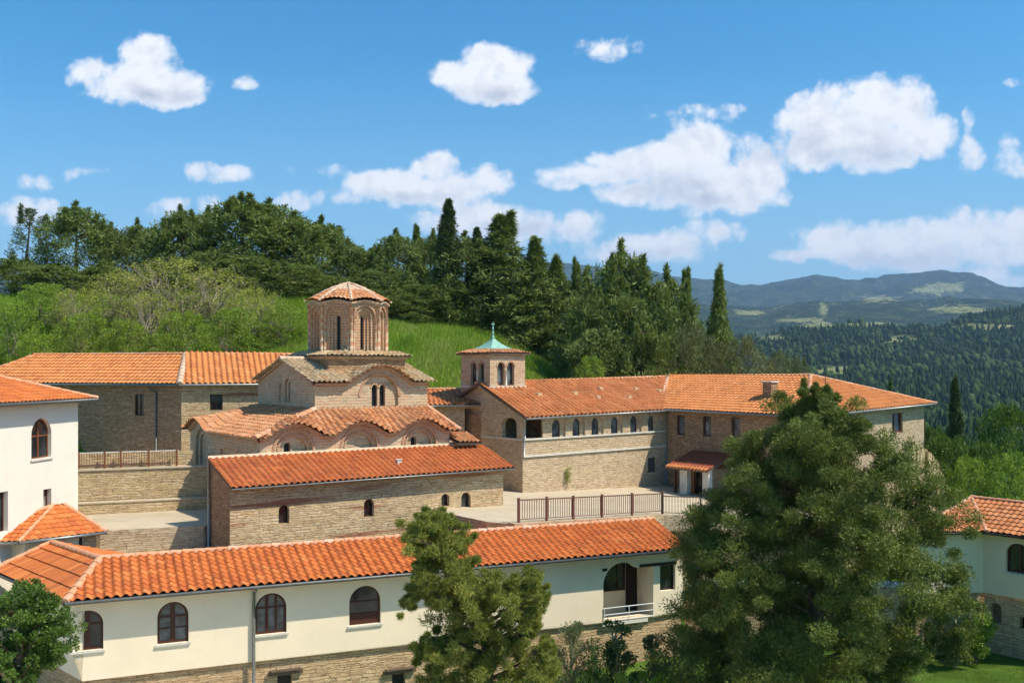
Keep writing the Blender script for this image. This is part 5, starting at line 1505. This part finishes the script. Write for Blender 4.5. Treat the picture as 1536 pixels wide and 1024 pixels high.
        tb.tube(tp, [.2, .15, .09, .02], 7)
        for j_ in rs.choice(len(C_), 28):
            c_ = C_[j_]; limbs(tb, (lean[0]*c_[2]/H, lean[1]*c_[2]/H, max(.3, c_[2]-.8)), c_, .05, .015, rs, .1, 3, 4)
    to = tb.build('trunk', [M[bm_]]); co_ = mesh_arrays('crown', V, Fc, M[mat], attr=t)
    tm_, cm_ = to.data, co_.data; bpy.data.objects.remove(to); bpy.data.objects.remove(co_)
    rmax = np.percentile(np.abs(C_[:, :2]+0), 97)+np.mean(R_[:, 0])*.6
    top = (C_[:, 2]+R_[:, 2]*.8).max()
    return tm_, cm_, top, rmax
TPL = {}
SEEDS = {'pine': 7, 'spire': 3, 'cypress': 2, 'poplar': 1, 'olive': 2, 'bud': 3, 'bright': 2, 'broad': 2}
for k_, n_ in SEEDS.items(): TPL[k_] = [template(k_, 100+i*7+len(k_)) for i in range(n_)]
cnt = {}
rsT = np.random.RandomState(5)
KN = {'pine': ('pine_tree', 'tree'), 'spire': ('fir_tree', 'tree'), 'cypress': ('cypress_tree', 'cypress'), 'poplar': ('poplar_tree', 'tree'), 'olive': ('bushy_tree', 'tree'), 'bud': ('budding_tree', 'tree'), 'bright': ('leafy_shrub', 'shrub'), 'broad': ('broadleaf_tree', 'tree')}
def plant(kind, px, ytop, wpx, D, label, group=None, zb=None, base_drop=.2):
    x = (px-CX)/FP*D; g0 = float(gz(np.array(x), np.array(D))) if zb is None else zb
    zt_ = (HY-ytop)/FP*D; i = cnt.get(kind, 0); cnt[kind] = i+1
    tm_, cm_, top, rmax = TPL[kind][i % len(TPL[kind])]
    nm, cat = KN[kind]
    r_ = empty(nm, (x, D, g0-base_drop), label, cat, group)
    sz_ = (zt_-g0+base_drop)/top; sx_ = (wpx/2/FP*D)/rmax
    r_.scale = (sx_, sx_, sz_); r_.rotation_euler = (0, 0, rsT.rand()*6.28)
    for nme, me in (('trunk', tm_), ('crown', cm_)):
        c_ = bpy.data.objects.new(nme, me); COL.objects.link(c_); c_.parent = r_
    return r_
HG = 'conifers along the hilltop behind the monastery'
back = [('poplar',34,308,64,100,'thin pale-leaved tree at the far left of the hilltop skyline'),
 ('poplar',70,322,46,101,'second thin pale-leaved tree from the left on the skyline'),
 ('pine',114,303,84,98,'pointed conifer standing above the skyline just right of the thin pale trees'),
 ('pine',166,334,62,100,'small conifer right of the first pointed skyline conifer'),
 ('pine',206,328,64,102,'low conifer left of the double-topped pine on the skyline'),
 ('pine',234,338,50,99,'narrow dark conifer at the left foot of the double-topped pine'),
 ('pine',270,309,84,98,'left half of the double-topped pine mass on the skyline'),
 ('pine',312,310,74,101,'right half of the double-topped pine mass on the skyline'),
 ('pine',362,290,118,97,'tallest broad pine of the hilltop, left of the church dome'),
 ('pine',404,299,100,100,'broad pine overlapping the right side of the tallest pine'),
 ('pine',442,318,96,98,'rounded pine on the skyline above the left side of the dome'),
 ('pine',482,324,80,101,'pine directly above the church dome on the skyline'),
 ('pine',522,358,66,99,'low pine right above the dome where the skyline dips'),
 ('pine',562,368,58,101,'small pine just right of the skyline dip'),
 ('pine',594,344,80,99,'rounded pine halfway between the dome and the tall cypress'),
 ('spire',623,337,44,102,'narrow pointed conifer left of the tall cypress'),
 ('pine',650,344,66,100,'pine directly left of the tall cypress'),
 ('pine',698,348,84,92,'pine between the tall cypress and the shorter one'),
 ('spire',766,318,124,92,'tall pointed fir right of the two cypresses'),
 ('spire',800,356,90,91,'slender fir on the right shoulder of the tall pointed fir'),
 ('spire',836,384,84,90,'slim conifer left of the large dark pine group'),
 ('spire',862,388,50,92,'slim conifer second in the pair before the large dark pines'),
 ('pine',932,361,104,84,'large dark pine with a pointed top above the arcaded wing'),
 ('pine',1000,400,96,82,'rounded dark pine left of the isolated fir'),
 ('spire',1030,403,46,84,'narrow reddish-green fir at the right edge of the rounded pine')]
for b in back:
    b = list(b)
    if b[0] == 'pine': b[3] = b[3]*1.3
    if b[1] > 680 and b[4] > 88: b[4] = 91
    plant(*b, group=HG)
plant('cypress',668,300,40,90,'tallest slim cypress rising above the hilltop skyline', 'cypresses on the hilltop')
plant('cypress',719,342,34,90,'shorter slim cypress right of the tallest one', 'cypresses on the hilltop')
plant('spire',1079,400,66,78,'isolated dark fir standing alone against the blue mountains')
mids = [(20,385,110,92),(88,382,110,91),(150,392,100,92),(205,388,100,93),(258,380,90,93),(318,372,110,92),(372,365,120,91),(425,385,120,90),(478,392,110,91),(530,402,100,91),(582,398,110,92),(632,408,100,90),(676,410,90,90),(716,415,90,92),(752,420,100,93),(798,428,104,93),(846,440,96,91),(888,428,100,80),(940,430,110,79),(990,440,110,78)]
for k_, (px, yt, wp, D) in enumerate(mids):
    if px < 680: yt += 10+((k_*37) % 23)-11; wp *= 1.0+.2*((k_*13) % 5)/4
    ref = ['at the far left edge','under the pointed skyline conifer','behind the bright shrubs on the left','left of the budding tree top','behind the budding tree top','right of the budding tree top','under the tallest broad pine','left of the dome at eave level','directly behind the dome','just right of the dome','above the steep green meadow left end','above the middle of the meadow','at the foot of the tallest cypress','at the foot of the shorter cypress','under the tall pointed fir','above the belfry finial','right above the belfry cap','behind the left end of the arcaded wing','behind the middle of the arcaded wing','behind the joint of the arcaded wing and right building'][k_]
    plant('pine', px, yt, wp, D, 'dark pine in the lower row '+ref, 'dark pines of the lower row on the hillside')
for px, yt, wp, D, lb in ((690,450,90,92,'low dark pine at the meadow edge left of the belfry finial'),(770,455,110,92,'dark pine touching the meadow just right of the belfry'),(830,465,110,91,'dark spreading pine at the right tip of the meadow'),(905,480,110,75,'low dark conifer behind the seven roof vents'),(965,485,110,74,'low dark conifer behind the pale hip of the roof'),(600,440,90,88,'low pine at the top of the meadow right of the dome'),(550,430,90,89,'low pine hidden behind the right edge of the dome')):
    plant('pine', px, yt, wp, D, lb, 'low conifers at the meadow edge')
for px, yt, wp, D, lb in ((1040,486,84,74,'grey green bushy tree left of the isolated fir'),(1110,504,92,73,'grey green bushy tree right of the isolated fir'),(1168,527,56,76,'small rounded bushy tree behind the roof chimney'),(1200,535,44,77,'smallest rounded bush behind the roof right of the chimney')):
    plant('olive', px, yt, wp, D, lb, 'bushy trees behind the right roof', zb=-6)
SG = 'budding trees on the slope behind the left roof'
for px, yt, wp, D, lb in ((255,387,170,80,'largest budding grey-brown tree with bare branches behind the left roof'),(185,408,120,79,'budding tree on the left side of the largest budding tree'),(325,404,130,80,'yellow-green budding tree right of the largest budding tree'),(385,432,100,78,'low budding tree left of the church dome'),(120,432,100,78,'budding tree between bright shrubs above the left roof'),(225,438,90,75,'twiggy low tree with pale stems under the largest budding tree')):
    plant('bud', px, yt, wp, D, lb, SG)
BG = 'bright green shrubs on the slope behind the left roof'
for px, yt, wp, D, lb in ((20,455,80,74,'bright shrub at the left photo edge above the orange roof'),(72,425,100,80,'tall bright shrub left among the slope bushes'),(125,470,90,74,'bright shrub low above the middle of the left roof'),(190,480,80,73,'bright low shrub between pale stems'),(280,468,90,73,'bright shrub below the largest budding tree'),(350,462,90,75,'bright shrub right of the largest budding tree'),(420,458,90,78,'bright shrub just left of the dome drum'),(60,500,80,72,'lowest bright shrub at the left behind the roof'),(240,500,80,72,'lowest bright shrub at the middle behind the roof')):
    plant('bright', px, yt, wp, D, lb, BG)
plant('bright',885,534,56,71,'bright green bush at the foot of the dark pines behind the arcaded wing')
# valley trees on the right
plant('cypress',1433,568,32,74,'slim dark cypress standing alone right of the stone building')
plant('cypress',1381,598,16,68,'dark narrow cypress hugging the corner of the right stone building', zb=-14)
plant('spire',1337,566,22,130,'small dark conifer peeking over the right end of the roof')
plant('broad',1512,607,110,72,'large rounded green tree at the right photo edge')
plant('broad',1420,655,90,66,'dark green bushy tree below the lone cypress')
plant('broad',1395,640,70,70,'green tree directly right of the ruined rubble wall')
plant('bright',1450,686,90,58,'bright yellow-green tree behind the right white house roof', zb=-13)
plant('bright',1515,680,100,57,'bright yellow-green tree at the right edge above the white house roof', zb=-13)
plant('broad',1475,665,80,63,'mid-green tree between the bright tree and the big rounded tree')

# ---------------------------------------------------------------- the big conifer and its neighbours
def custom_tree(name, loc, label, cat, blobs, per, ln, wd, mat, trunkpts, tr_r, rs, tintb=(.2, .6), group=None, quad=False, nl=60, up=.3, twigs=0, bark='bark'):
    root = empty(name, loc, label, cat, group)
    C_ = np.array([b[:3] for b in blobs]); R_ = np.array([b[3:6] for b in blobs])
    tint = tintb[0]+rs.rand(len(C_))*(tintb[1]-tintb[0])
    V, Fc, t = leaves(C_, R_, per, ln, wd, tint, rs=rs, quad=quad, up=up, rndm=1.1 if not quad else .8, rho=.62 if not quad else .45)
    mesh_arrays('crown', V, Fc, M[mat], attr=t, parent=root)
    tb = MB(); tb.tube(trunkpts, tr_r, 10)
    tp = np.array(trunkpts, float)
    for j_ in rs.choice(len(C_), min(nl, len(C_)), replace=False):
        c_ = C_[j_]; zz_ = min(c_[2]-.3-rs.rand()*.8, tp[-1][2]); zz_ = max(zz_, tp[0][2]+.4)
        b0 = np.array([np.interp(zz_, tp[:, 2], tp[:, 0]), np.interp(zz_, tp[:, 2], tp[:, 1]), zz_])
        pp_ = limbs(tb, b0, c_, .07, .02, rs, .1, 5, 5)
        for q_ in range(twigs): limbs(tb, pp_[2+q_ % 3], c_+rs.randn(3)*R_[j_]*.7, .022, .007, rs, .15, 3, 3)
    tb.build('trunk', [M[bark]], root, smooth=True)
    return root
rs = np.random.RandomState(31)
D0 = 36.
yk =  [578, 600, 630, 660, 700, 740, 780, 820, 870, 895, 930, 960, 1000, 1060, 1120]
lk_ = [1208, 1185, 1160, 1142, 1100, 1075, 1048, 1035, 1022, 1020, 1018, 1015, 1008, 1030, 1110]
rk_ = [1222, 1262, 1285, 1330, 1372, 1396, 1418, 1430, 1440, 1405, 1362, 1352, 1362, 1350, 1290]
blobs = []
for i in range(125):          # boughs: each is a group of needle plumes round its own axis
    f = (i+rs.rand())/96; y = 590+(1110-590)*f**.78
    l_, r_ = np.interp(y, yk, lk_), np.interp(y, yk, rk_); c = (l_+r_)/2; hw_ = (r_-l_)/2
    az = i*2.39996+rs.rand()*.7; q = .62+.30*rs.rand()
    if math.sin(az) > .5 and rs.rand() < .35: q *= .5
    X_ = c+hw_*q*math.cos(az); dD = hw_/FP*D0*q*math.sin(az)
    if 1295 < X_ < 1415 and 885 < y < 960: continue
    p = W(X_, y, D0); p[1] += dD; out_ = np.array([math.cos(az), math.sin(az), .12]); bs_ = .42+.75*min(1, hw_/170)*(.55+.6*rs.rand())
    for k_ in range(11):
        o_ = out_*(rs.rand()-.62)*bs_*1.5+rs.randn(3)*np.array([.42, .42, .30])*bs_; s = bs_*(.30+.26*rs.rand())
        blobs.append((*(p+o_), s*1.1, s*1.1, s*.8))
for i in range(240):
    f = rs.rand(); y = 640+450*f; l_, r_ = np.interp(y, yk, lk_), np.interp(y, yk, rk_); c = (l_+r_)/2; hw_ = (r_-l_)/2
    p = W(c+rs.randn()*hw_*.28, y, D0+rs.randn()*1.2-.3); s = .3+.3*rs.rand(); blobs.append((*p, s, s, s*.7))
# outer plumes that make the ragged outline
for i in range(120):
    y = 590+rs.rand()**.8*470; side = -1 if i % 2 else 1
    l_, r_ = np.interp(y, yk, lk_), np.interp(y, yk, rk_)
    X_ = (l_+10+rs.rand()*14) if side < 0 else (r_-10-rs.rand()*14)
    p = W(X_, y, D0); p[1] += rs.randn()*1.2; s = .25+.25*rs.rand(); blobs.append((*p, s, s, s*.7))
for (X_, y, s) in ((1100,668,.5),(1118,690,.55),(1108,720,.6),(1090,745,.6),(1130,655,.35),(1240,592,.28),(1242,610,.32),(1205,588,.22),(1210,605,.3),(1222,585,.18),(1045,770,.5),(1060,800,.6)):
    for k_ in range(2): p = W(X_, y, D0+rs.randn()*.5); blobs.append((*p, s*.9, s*.9, s*.7))
big_base = W(1222, 1093, D0)
for k_, (X_, y) in enumerate(((1207,574),(1240,584),(1226,580))):
    for q_ in range(5): blobs.append((*W(X_+rs.randn()*2, y+q_*9, D0), .07+.03*q_, .07+.03*q_, .16))
tpk = [(big_base[0], D0, -13.6), (W(1224,960,D0)[0], D0, -9.9), (W(1226,820,D0)[0], D0, -6.5), (W(1228,620,D0)[0], D0, -1.6)]
custom_tree('conifer', (big_base[0], D0, -13.1), 'huge feathery olive-green conifer filling the right foreground', 'tree', blobs, 430, .115, .019, 'leaf_pine', tpk, [.34, .26, .18, .04], rs, nl=40, twigs=1)
# second tree in front of the cream range
D1 = 31.
bl = [(640,792,.42),(665,800,.45),(622,800,.36),(650,820,.5),(685,815,.4),(660,845,.5),(690,850,.5),(640,852,.3),(700,880,.55),(670,880,.5),(735,880,.5),(720,910,.6),(690,920,.6),(650,892,.35),(628,885,.26),(760,895,.4),(780,878,.3),(800,868,.25),(790,900,.42),(770,925,.5),(740,945,.6),(700,955,.6),(800,920,.3),(810,890,.25),
      (670,975,.55),(720,990,.6),(765,975,.55),(790,950,.35),(650,1000,.5),(690,1020,.6),(740,1030,.6),(790,1010,.5),(815,1000,.4),(640,1040,.5),(800,1045,.5),(700,1060,.7),(760,1070,.6),(650,960,.28),(630,975,.22),(820,965,.22),(615,900,.18),(662,778,.3),(636,778,.25)]
blobs = []
for (X_, y, s) in bl:
    for k_ in range(19):
        p = W(X_+rs.randn()*s*26, y+rs.randn()*s*20, D1); p[1] += rs.randn()*.75; s_ = s*(.22+.36*rs.rand()); blobs.append((*p, s_, s_, s_*.8))
tb_ = W(735, 1180, D1)
custom_tree('pine', (tb_[0], D1, -13.1), 'leaning feathery yellow-green pine overlapping the cream range roof', 'tree', blobs, 290, .12, .014, 'leaf_pine2', [(tb_[0], D1, -13.6), (*W(735,1000,D1)[:2], -9.3), (*W(705,880,D1)[:2], -6.9), (*W(655,790,D1)[:2], -5.1)], [.17, .11, .07, .02], rs, nl=45, twigs=2)
# broadleaf at bottom left
D2 = 27.; blobs = []
for i in range(240):
    an = rs.rand()*6.28; q = rs.rand()**.5; X_ = 40+60*q*math.cos(an); y = 948+68*q*math.sin(an)
    if y < 895 and X_ < 15: continue
    p = W(X_, y, D2); p[1] += rs.randn()*.45; s = .07+.13*rs.rand(); blobs.append((*p, s, s, s*.8))
for (X_, y) in ((30,880),(60,885),(80,900),(90,925),(98,950),(94,972),(45,1000),(20,1010),(5,905),(75,985)):
    for k_ in range(2): p = W(X_+rs.randn()*4, y+rs.randn()*4, D2); blobs.append((*p, .18, .18, .15))
tb_ = W(20, 1270, D2)
custom_tree('broadleaf_tree', (tb_[0], D2, -13.1), 'glossy round-crowned broadleaf tree in the bottom left corner', 'tree', blobs, 110, .075, .022, 'leaf_broad', [(tb_[0], D2, -13.6), (*W(30,1080,D2)[:2], -9.6), (*W(42,950,D2)[:2], -7.3)], [.16, .11, .05], rs, quad=True, nl=40, tintb=(.15, .75))
# shrubs below the balcony
def shrub(name, label, spots, D, per, ln, wd, mat, quad=True, twigs=3, bark='twig', tintb=(.2, .7), group=None, k=3):
    blobs = []
    for (X_, y, s) in spots:
        for k_ in range(k):
            p = W(X_+rs.randn()*7, y+rs.randn()*6, D); p[1] += rs.randn()*.4; s_ = s*(.6+.5*rs.rand()); blobs.append((*p, s_, s_, s_*.85))
    cx_ = np.mean([q[0] for q in spots]); b = G(cx_, D); g0 = -13.1
    top = max(blobs, key=lambda q: q[2])
    return custom_tree(name, (b[0], D, g0), label, 'shrub', blobs, per, ln, wd, mat, [(b[0], D, g0-.3), (b[0]+.05, D, g0+1.3), (b[0]*.5+top[0]*.5, D, top[2]-.6)], [.06, .045, .015], rs, quad=quad, nl=26, twigs=twigs, bark=bark, tintb=tintb, group=group)
SHG = 'shrubs below the balcony'
shrub('shrub', 'open twiggy olive-green shrub between the pine and the balcony', [(850,950,.4),(865,975,.45),(840,985,.4),(875,1000,.45),(850,1015,.45),(858,935,.2),(830,1005,.4),(830,1040,.5),(870,1040,.5)], 37, 230, .09, .016, 'leaf_olive', group=SHG)
shrub('shrub', 'tall dark climbing shrub right under the balcony railing', [(925,945,.22),(930,965,.28),(920,985,.3),(940,985,.28),(925,1005,.32),(945,1010,.3),(912,975,.2),(915,1025,.3)], 38, 150, .10, .032, 'leaf_ivy', group=SHG)
shrub('shrub', 'loose green shrub against the stone base left of the big conifer', [(985,975,.3),(975,1000,.35),(995,1000,.35),(970,960,.16),(985,1025,.4),(965,1025,.35)], 38.5, 170, .09, .026, 'leaf_olive', group=SHG)
shrub('shrub', 'low bright green shrub at the bottom edge under the balcony', [(940,1022,.25),(975,1020,.25),(955,1035,.35),(1000,1022,.2)], 35, 200, .08, .026, 'leaf_bright', group=SHG)
shrub('shrub', 'leafy bright green shrub just right of the twiggy shrub', [(885,975,.35),(895,995,.4),(880,1015,.4),(900,1025,.4)], 36.5, 200, .08, .026, 'leaf_broad', group=SHG)
shrub('shrub', 'round bright green bush beside the right white house', [(1462,925,.4),(1470,945,.45),(1455,950,.5),(1480,930,.3),(1478,965,.4),(1440,965,.4),(1460,975,.4)], 44.2, 330, .08, .026, 'leaf_bright', group=None, twigs=0, bark='bark')
shrub('shrub', 'low dark ivy mound between the big conifer and the lawn', [(1380,965,.3),(1400,970,.3),(1360,968,.3),(1425,972,.3),(1345,975,.3),(1390,978,.2)], 44.8, 330, .08, .028, 'leaf_ivy', twigs=1)
shrub('shrub', 'dark feathery bush at the right foot of the big conifer', [(1415,930,.4),(1425,950,.5),(1435,965,.5),(1410,905,.3),(1440,940,.35),(1428,900,.4),(1445,890,.4),(1455,905,.4),(1420,975,.4),(1440,980,.4)], 43.4, 420, .12, .018, 'leaf_pine', quad=False, twigs=1)
shrub('plant', 'dry tuft growing from the arcaded wing wall', [(850,708,.16),(851,716,.14)], 61.2, 60, .12, .012, 'leaf_bud', k=2) if False else None
# dry tuft on the wall
q = fm.sz(850, 712); tw_ = MB(); c_ = np.array(fm.p(q[0], .12, q[1]))
V, Fc, t = leaves(np.array([c_, c_+[0, 0, .25], c_-[0, 0, .3]]), np.array([[.2, .12, .3]]*3), 90, .2, .014, np.array([.3, .5, .4]), rs=rs)
o = mesh_arrays('wall_plant', V, Fc, M['leaf_bud'], attr=t); tag(o, 'small dry tuft growing out of the arcaded wing wall', 'plant')

# ---------------------------------------------------------------- grass
def grass(name, n, xr, yr, test, ln, wd, mat, label, seed):
    rs_ = np.random.RandomState(seed); y = yr[0]+rs_.rand(n)*(yr[1]-yr[0]); a_ = xr[0]+rs_.rand(n)*(xr[1]-xr[0]); x = a_*y
    k_ = test(x, y); x, y = x[k_], y[k_]; z = gz(x, y); n = len(x)
    p = np.stack([x, y, z-.03], 1); hgt = ln*(.4+1.0*rs_.rand(n))*(.6+.9*fbm(x*.5, y*.5, 3, 12))
    an = rs_.rand(n)*6.28; w = np.stack([np.cos(an), np.sin(an), 0*an], 1)*wd
    tip = p+np.stack([rs_.randn(n)*.25*hgt, rs_.randn(n)*.25*hgt, hgt], 1)
    V = np.stack([p-w, p+w, tip], 1).reshape(-1, 3); Fc = np.arange(3*n).reshape(n, 3)
    t = np.clip(fbm(x*.35, y*.35, 4, 6)*1.3-.25+rs_.rand(n)*.35, 0, 1)
    o = mesh_arrays(name, V, Fc, M[mat], attr=t); tag(o, label, 'grass', kind='stuff')
grass('meadow_grass', 240000, (-.30, .10), (64, 92), lambda x, y: y > 64, .5, .03, 'grass_blade', 'bright green meadow grass on the steep slope behind the church', 1)
grass('slope_grass', 120000, (-.56, -.20), (64, 90), lambda x, y: y > 64, .7, .035, 'grass_blade', 'green undergrowth on the slope behind the left orange roof', 2)
grass('lawn_grass', 160000, (.32, .56), (38, 47), lambda x, y: y > 30, .06, .008, 'lawn_blade', 'short mown lawn grass in the bottom right corner', 3)

# ---------------------------------------------------------------- haze
hb_ = MB(); c = [(-9000,-350,-700),(9000,-350,-700),(9000,12500,-700),(-9000,12500,-700),(-9000,-350,1200),(9000,-350,1200),(9000,12500,1200),(-9000,12500,1200)]
hb_.hexa([np.array(q, float) for q in c])
m = bpy.data.materials.new('haze_mat'); m.use_nodes = True; nt = m.node_tree; nt.nodes.clear()
out = nt.nodes.new('ShaderNodeOutputMaterial'); pv = nt.nodes.new('ShaderNodeVolumePrincipled'); nt.links.new(pv.outputs[0], out.inputs['Volume'])
pv.inputs['Color'].default_value = (.42, .66, 1, 1); pv.inputs['Density'].default_value = 7.2e-5; pv.inputs['Anisotropy'].default_value = .0; pv.inputs['Density Attribute'].default_value = ''; pv.inputs['Temperature Attribute'].default_value = ''; m.cycles.homogeneous_volume = True
USE_HAZE = True
if USE_HAZE:
    o = hb_.build('haze', [m]); tag(o, 'pale blue air haze over the valley and mountains', 'haze', kind='stuff'); o.display_type = 'WIRE'
# =================================================================== CAMERA, LIGHT, SKY
cam = bpy.data.cameras.new('camera'); co = bpy.data.objects.new('camera', cam); COL.objects.link(co)
co.location = (0, 0, 0); co.rotation_euler = (R(90), 0, 0); cam.lens = 35; cam.sensor_width = 36
cam.shift_y = (HY-512)/1536; cam.clip_start = .5; cam.clip_end = 60000
scene.camera = co
SE, SAZ = 54, 106      # sun elevation, azimuth clockwise from +Y
sd = Vector((math.cos(R(SE))*math.sin(R(SAZ)), math.cos(R(SE))*math.cos(R(SAZ)), math.sin(R(SE))))
sl_ = bpy.data.lights.new('sun', 'SUN'); sl_.energy = 5.0; sl_.angle = R(.5); sl_.color = (1, .915, .775)
so = bpy.data.objects.new('sun', sl_); COL.objects.link(so); so.rotation_euler = sd.to_track_quat('Z', 'Y').to_euler()
wd = bpy.data.worlds.new('World'); scene.world = wd; wd.use_nodes = True
nt = wd.node_tree; nt.nodes.clear(); N = NT(nt)
out = N.n('OutputWorld'); bg = N.n('Background'); N.l(bg.outputs[0], out.inputs[0])
sky = N.n('TexSky', sky_type='NISHITA'); sky.sun_disc = False; sky.sun_elevation = R(SE); sky.sun_rotation = R(SAZ)
sky.air_density = 1.0; sky.dust_density = 1.2; sky.ozone_density = 2.0; sky.altitude = 300
bg.inputs[1].default_value = .1
# clouds: placed by direction, X = x/y, Z = z/y
tc = N.n('TexCoord'); sep = N.n('SeparateXYZ'); N.l(tc.outputs['Generated'], sep.inputs[0])
yy = N.math('MAXIMUM', sep.outputs[1], .02)
X = N.math('DIVIDE', sep.outputs[0], yy); Z = N.math('DIVIDE', sep.outputs[2], yy)
cv = N.n('CombineXYZ'); N.l(X, cv.inputs[0]); N.l(Z, cv.inputs[1])
P_ = cv.outputs[0]
nz = N.n('TexNoise'); N.l(P_, nz.inputs['Vector']); nz.inputs['Scale'].default_value = 7; nz.inputs['Detail'].default_value = 3
wv = N.vmath('MULTIPLY', N.vmath('SUBTRACT', nz.outputs['Color'], (.5, .5, .5)), (.05, .035, 0))
PW = N.vmath('ADD', P_, wv)
# (px,py,rx,ry,strength)
CL = [(225,85,42,38,1),(205,120,70,36,1),(150,100,45,20,.8),(255,130,60,30,1),(285,140,32,18,.9),(110,115,14,10,.5),
 (363,126,16,12,.55),(740,100,48,28,1),(715,125,55,26,1),(765,135,38,22,1),(665,115,30,16,.8),
 (912,72,52,20,.55),(1030,168,65,17,.5),(1100,158,30,8,.35),
 (1045,215,55,34,1),(1010,245,75,36,1),(1050,285,80,40,1),(940,245,60,24,.95),(870,262,55,18,.8),(1140,250,42,48,1),(1100,285,70,36,1),(950,290,50,20,.8),(840,275,30,12,.6),
 (1240,175,60,48,1),(1330,165,62,44,1),(1290,215,110,40,1),(1380,205,48,34,1),(1220,225,50,34,.9),
 (1460,235,24,28,.75),(1455,190,10,22,.35),(1510,235,20,30,.5),(1530,255,26,22,.6),(1525,127,20,8,.35),
 (650,250,34,22,.95),(600,285,90,26,1),(680,290,60,30,.95),(735,275,34,32,.75),(520,300,30,12,.6),(560,280,45,16,.8),
 (720,335,90,26,.85),(790,345,60,26,.8),(880,340,38,24,.8),(855,345,30,14,.6),
 (990,372,80,24,.8),(1075,350,42,20,.75),(930,380,60,18,.7),(1095,390,20,8,.3),
 (330,264,48,16,.75),(450,303,38,14,.5),(490,264,30,10,.4),(430,260,24,6,.25),(50,315,48,26,.7),(60,265,40,14,.5),(110,258,40,10,.45),(168,262,20,8,.4),(245,318,34,18,.6),(320,315,26,16,.6),(190,335,30,14,.3),
 (1250,355,60,24,.85),(1200,380,45,14,.7),(1310,370,80,30,.95),(1400,360,70,30,.9),(1470,350,60,34,.9),(1530,345,40,34,.9),(1380,385,110,22,.9),(1500,385,60,20,.8),
 (1305,428,34,10,.6),(1480,412,60,14,.6),(1530,420,40,16,.6),(1430,400,60,12,.5)]
acc = None; shade = None
for (px, py, rx, ry, st) in CL:
    cx_ = (px-CX)/FP; cz_ = (HY-py)/FP
    kx, kz = FP/(rx*1.4), FP/(ry*1.38)
    nq = N.n('VectorMath', operation='MULTIPLY_ADD'); N.l(PW, nq.inputs[0]); nq.inputs[1].default_value = (kx, kz, 0); nq.inputs[2].default_value = (-cx_*kx, -cz_*kz, 0); q = nq.outputs[0]
    ln = N.n('VectorMath', operation='DOT_PRODUCT'); N.l(q, ln.inputs[0]); N.l(q, ln.inputs[1])
    vv = N.math('MULTIPLY_ADD', ln.outputs['Value'], -st, st)       # st*(1-r2)
    acc = vv if acc is None else N.math('SMOOTH_MAX', acc, vv, .35)
# billows
vb_ = N.n('TexVoronoi', feature='SMOOTH_F1', voronoi_dimensions='2D'); N.l(PW, vb_.inputs['Vector']); vb_.inputs['Scale'].default_value = 42; vb_.inputs['Smoothness'].default_value = .6; vb_.inputs['Detail'].default_value = 2.; vb_.inputs['Roughness'].default_value = .6
f1n = N.noise(PW, 26, 8, .62); f2n = N.noise(P_, 9, 4, .5)
dens = N.math('ADD', acc, N.math('MULTIPLY', N.math('SUBTRACT', f1n, .5), .95))
dens = N.math('SUBTRACT', dens, N.math('MULTIPLY', vb_.outputs['Distance'], .38))
al = N.mr(dens, -.10, .42, 0, 1, True)
# soft grey modelling put into the colour, as if lit from upper right
P2 = N.vmath('ADD', PW, (-.008, -.010, 0))
f1b = N.noise(P2, 26, 5, .62)
rel = N.math('SUBTRACT', f1b, f1n)
sh = N.math('ADD', N.math('MULTIPLY', rel, 1.1), .5)
low = N.mr(f2n, .35, .7, .0, .35)
body = N.mr(dens, .3, 1.4, 0, 1)
# grey shade put into the colour on the undersides of the big clouds
und = None
udn = N.math('MULTIPLY', N.math('SUBTRACT', f2n, .5), 1.2)
for (px, py, rx, ry) in ((975,285,95,30),(1190,215,75,34),(1040,308,80,20),(235,142,80,18),(735,145,65,15),(1280,238,110,22),(600,300,100,14),(1350,390,170,20),(780,350,90,16),(985,382,90,14)):
    q = N.vmath('MULTIPLY', N.vmath('SUBTRACT', PW, ((px-CX)/FP, (HY-py)/FP, 0)), (FP/rx, FP/ry, 0))
    ln = N.n('VectorMath', operation='LENGTH'); N.l(q, ln.inputs[0])
    vv = N.mr(ln.outputs['Value'], .1, 1.3, 1, 0, True)
    und = vv if und is None else N.math('MAXIMUM', und, vv)
g = N.math('ADD', N.math('MULTIPLY', und, .62), N.math('MULTIPLY', low, .5))
g = N.math('SUBTRACT', g, N.math('MULTIPLY', N.math('SUBTRACT', sh, .5), -1.7), clamp=True)
ccol = N.mix(g, (9.3, 9.15, 9.05), (4.5, 4.8, 5.7))
edge = N.mix(N.mr(dens, .0, .6), (8.2, 8.6, 9.2), ccol)
# photograph's sky is a deep clean blue
hs = N.n('HueSaturation'); N.l(N.mix(1., sky.outputs[0], (.75, .985, 1.03), 'MULTIPLY'), hs.inputs['Color']); hs.inputs['Saturation'].default_value = 1.28; hs.inputs['Value'].default_value = 1.35
hz_ = N.mr(Z, .0, .34, .62, 0., True)
skyc = N.mix(hz_, hs.outputs[0], (3.2, 5.3, 7.2))
fin = N.mix(N.math('MULTIPLY', al, .97), skyc, edge)
N.l(fin, bg.inputs[0])
wd.cycles.sampling_method = 'MANUAL'; wd.cycles.sample_map_resolution = 512
scene.view_settings.view_transform = 'Standard'; scene.view_settings.look = 'None'; scene.view_settings.exposure = .32; scene.view_settings.gamma = 1
scene.cycles.volume_bounces = 0; scene.cycles.use_adaptive_sampling = True; scene.cycles.adaptive_threshold = .05; scene.cycles.max_bounces = 4; scene.cycles.diffuse_bounces = 3; scene.cycles.transmission_bounces = 3; scene.cycles.transparent_max_bounces = 4
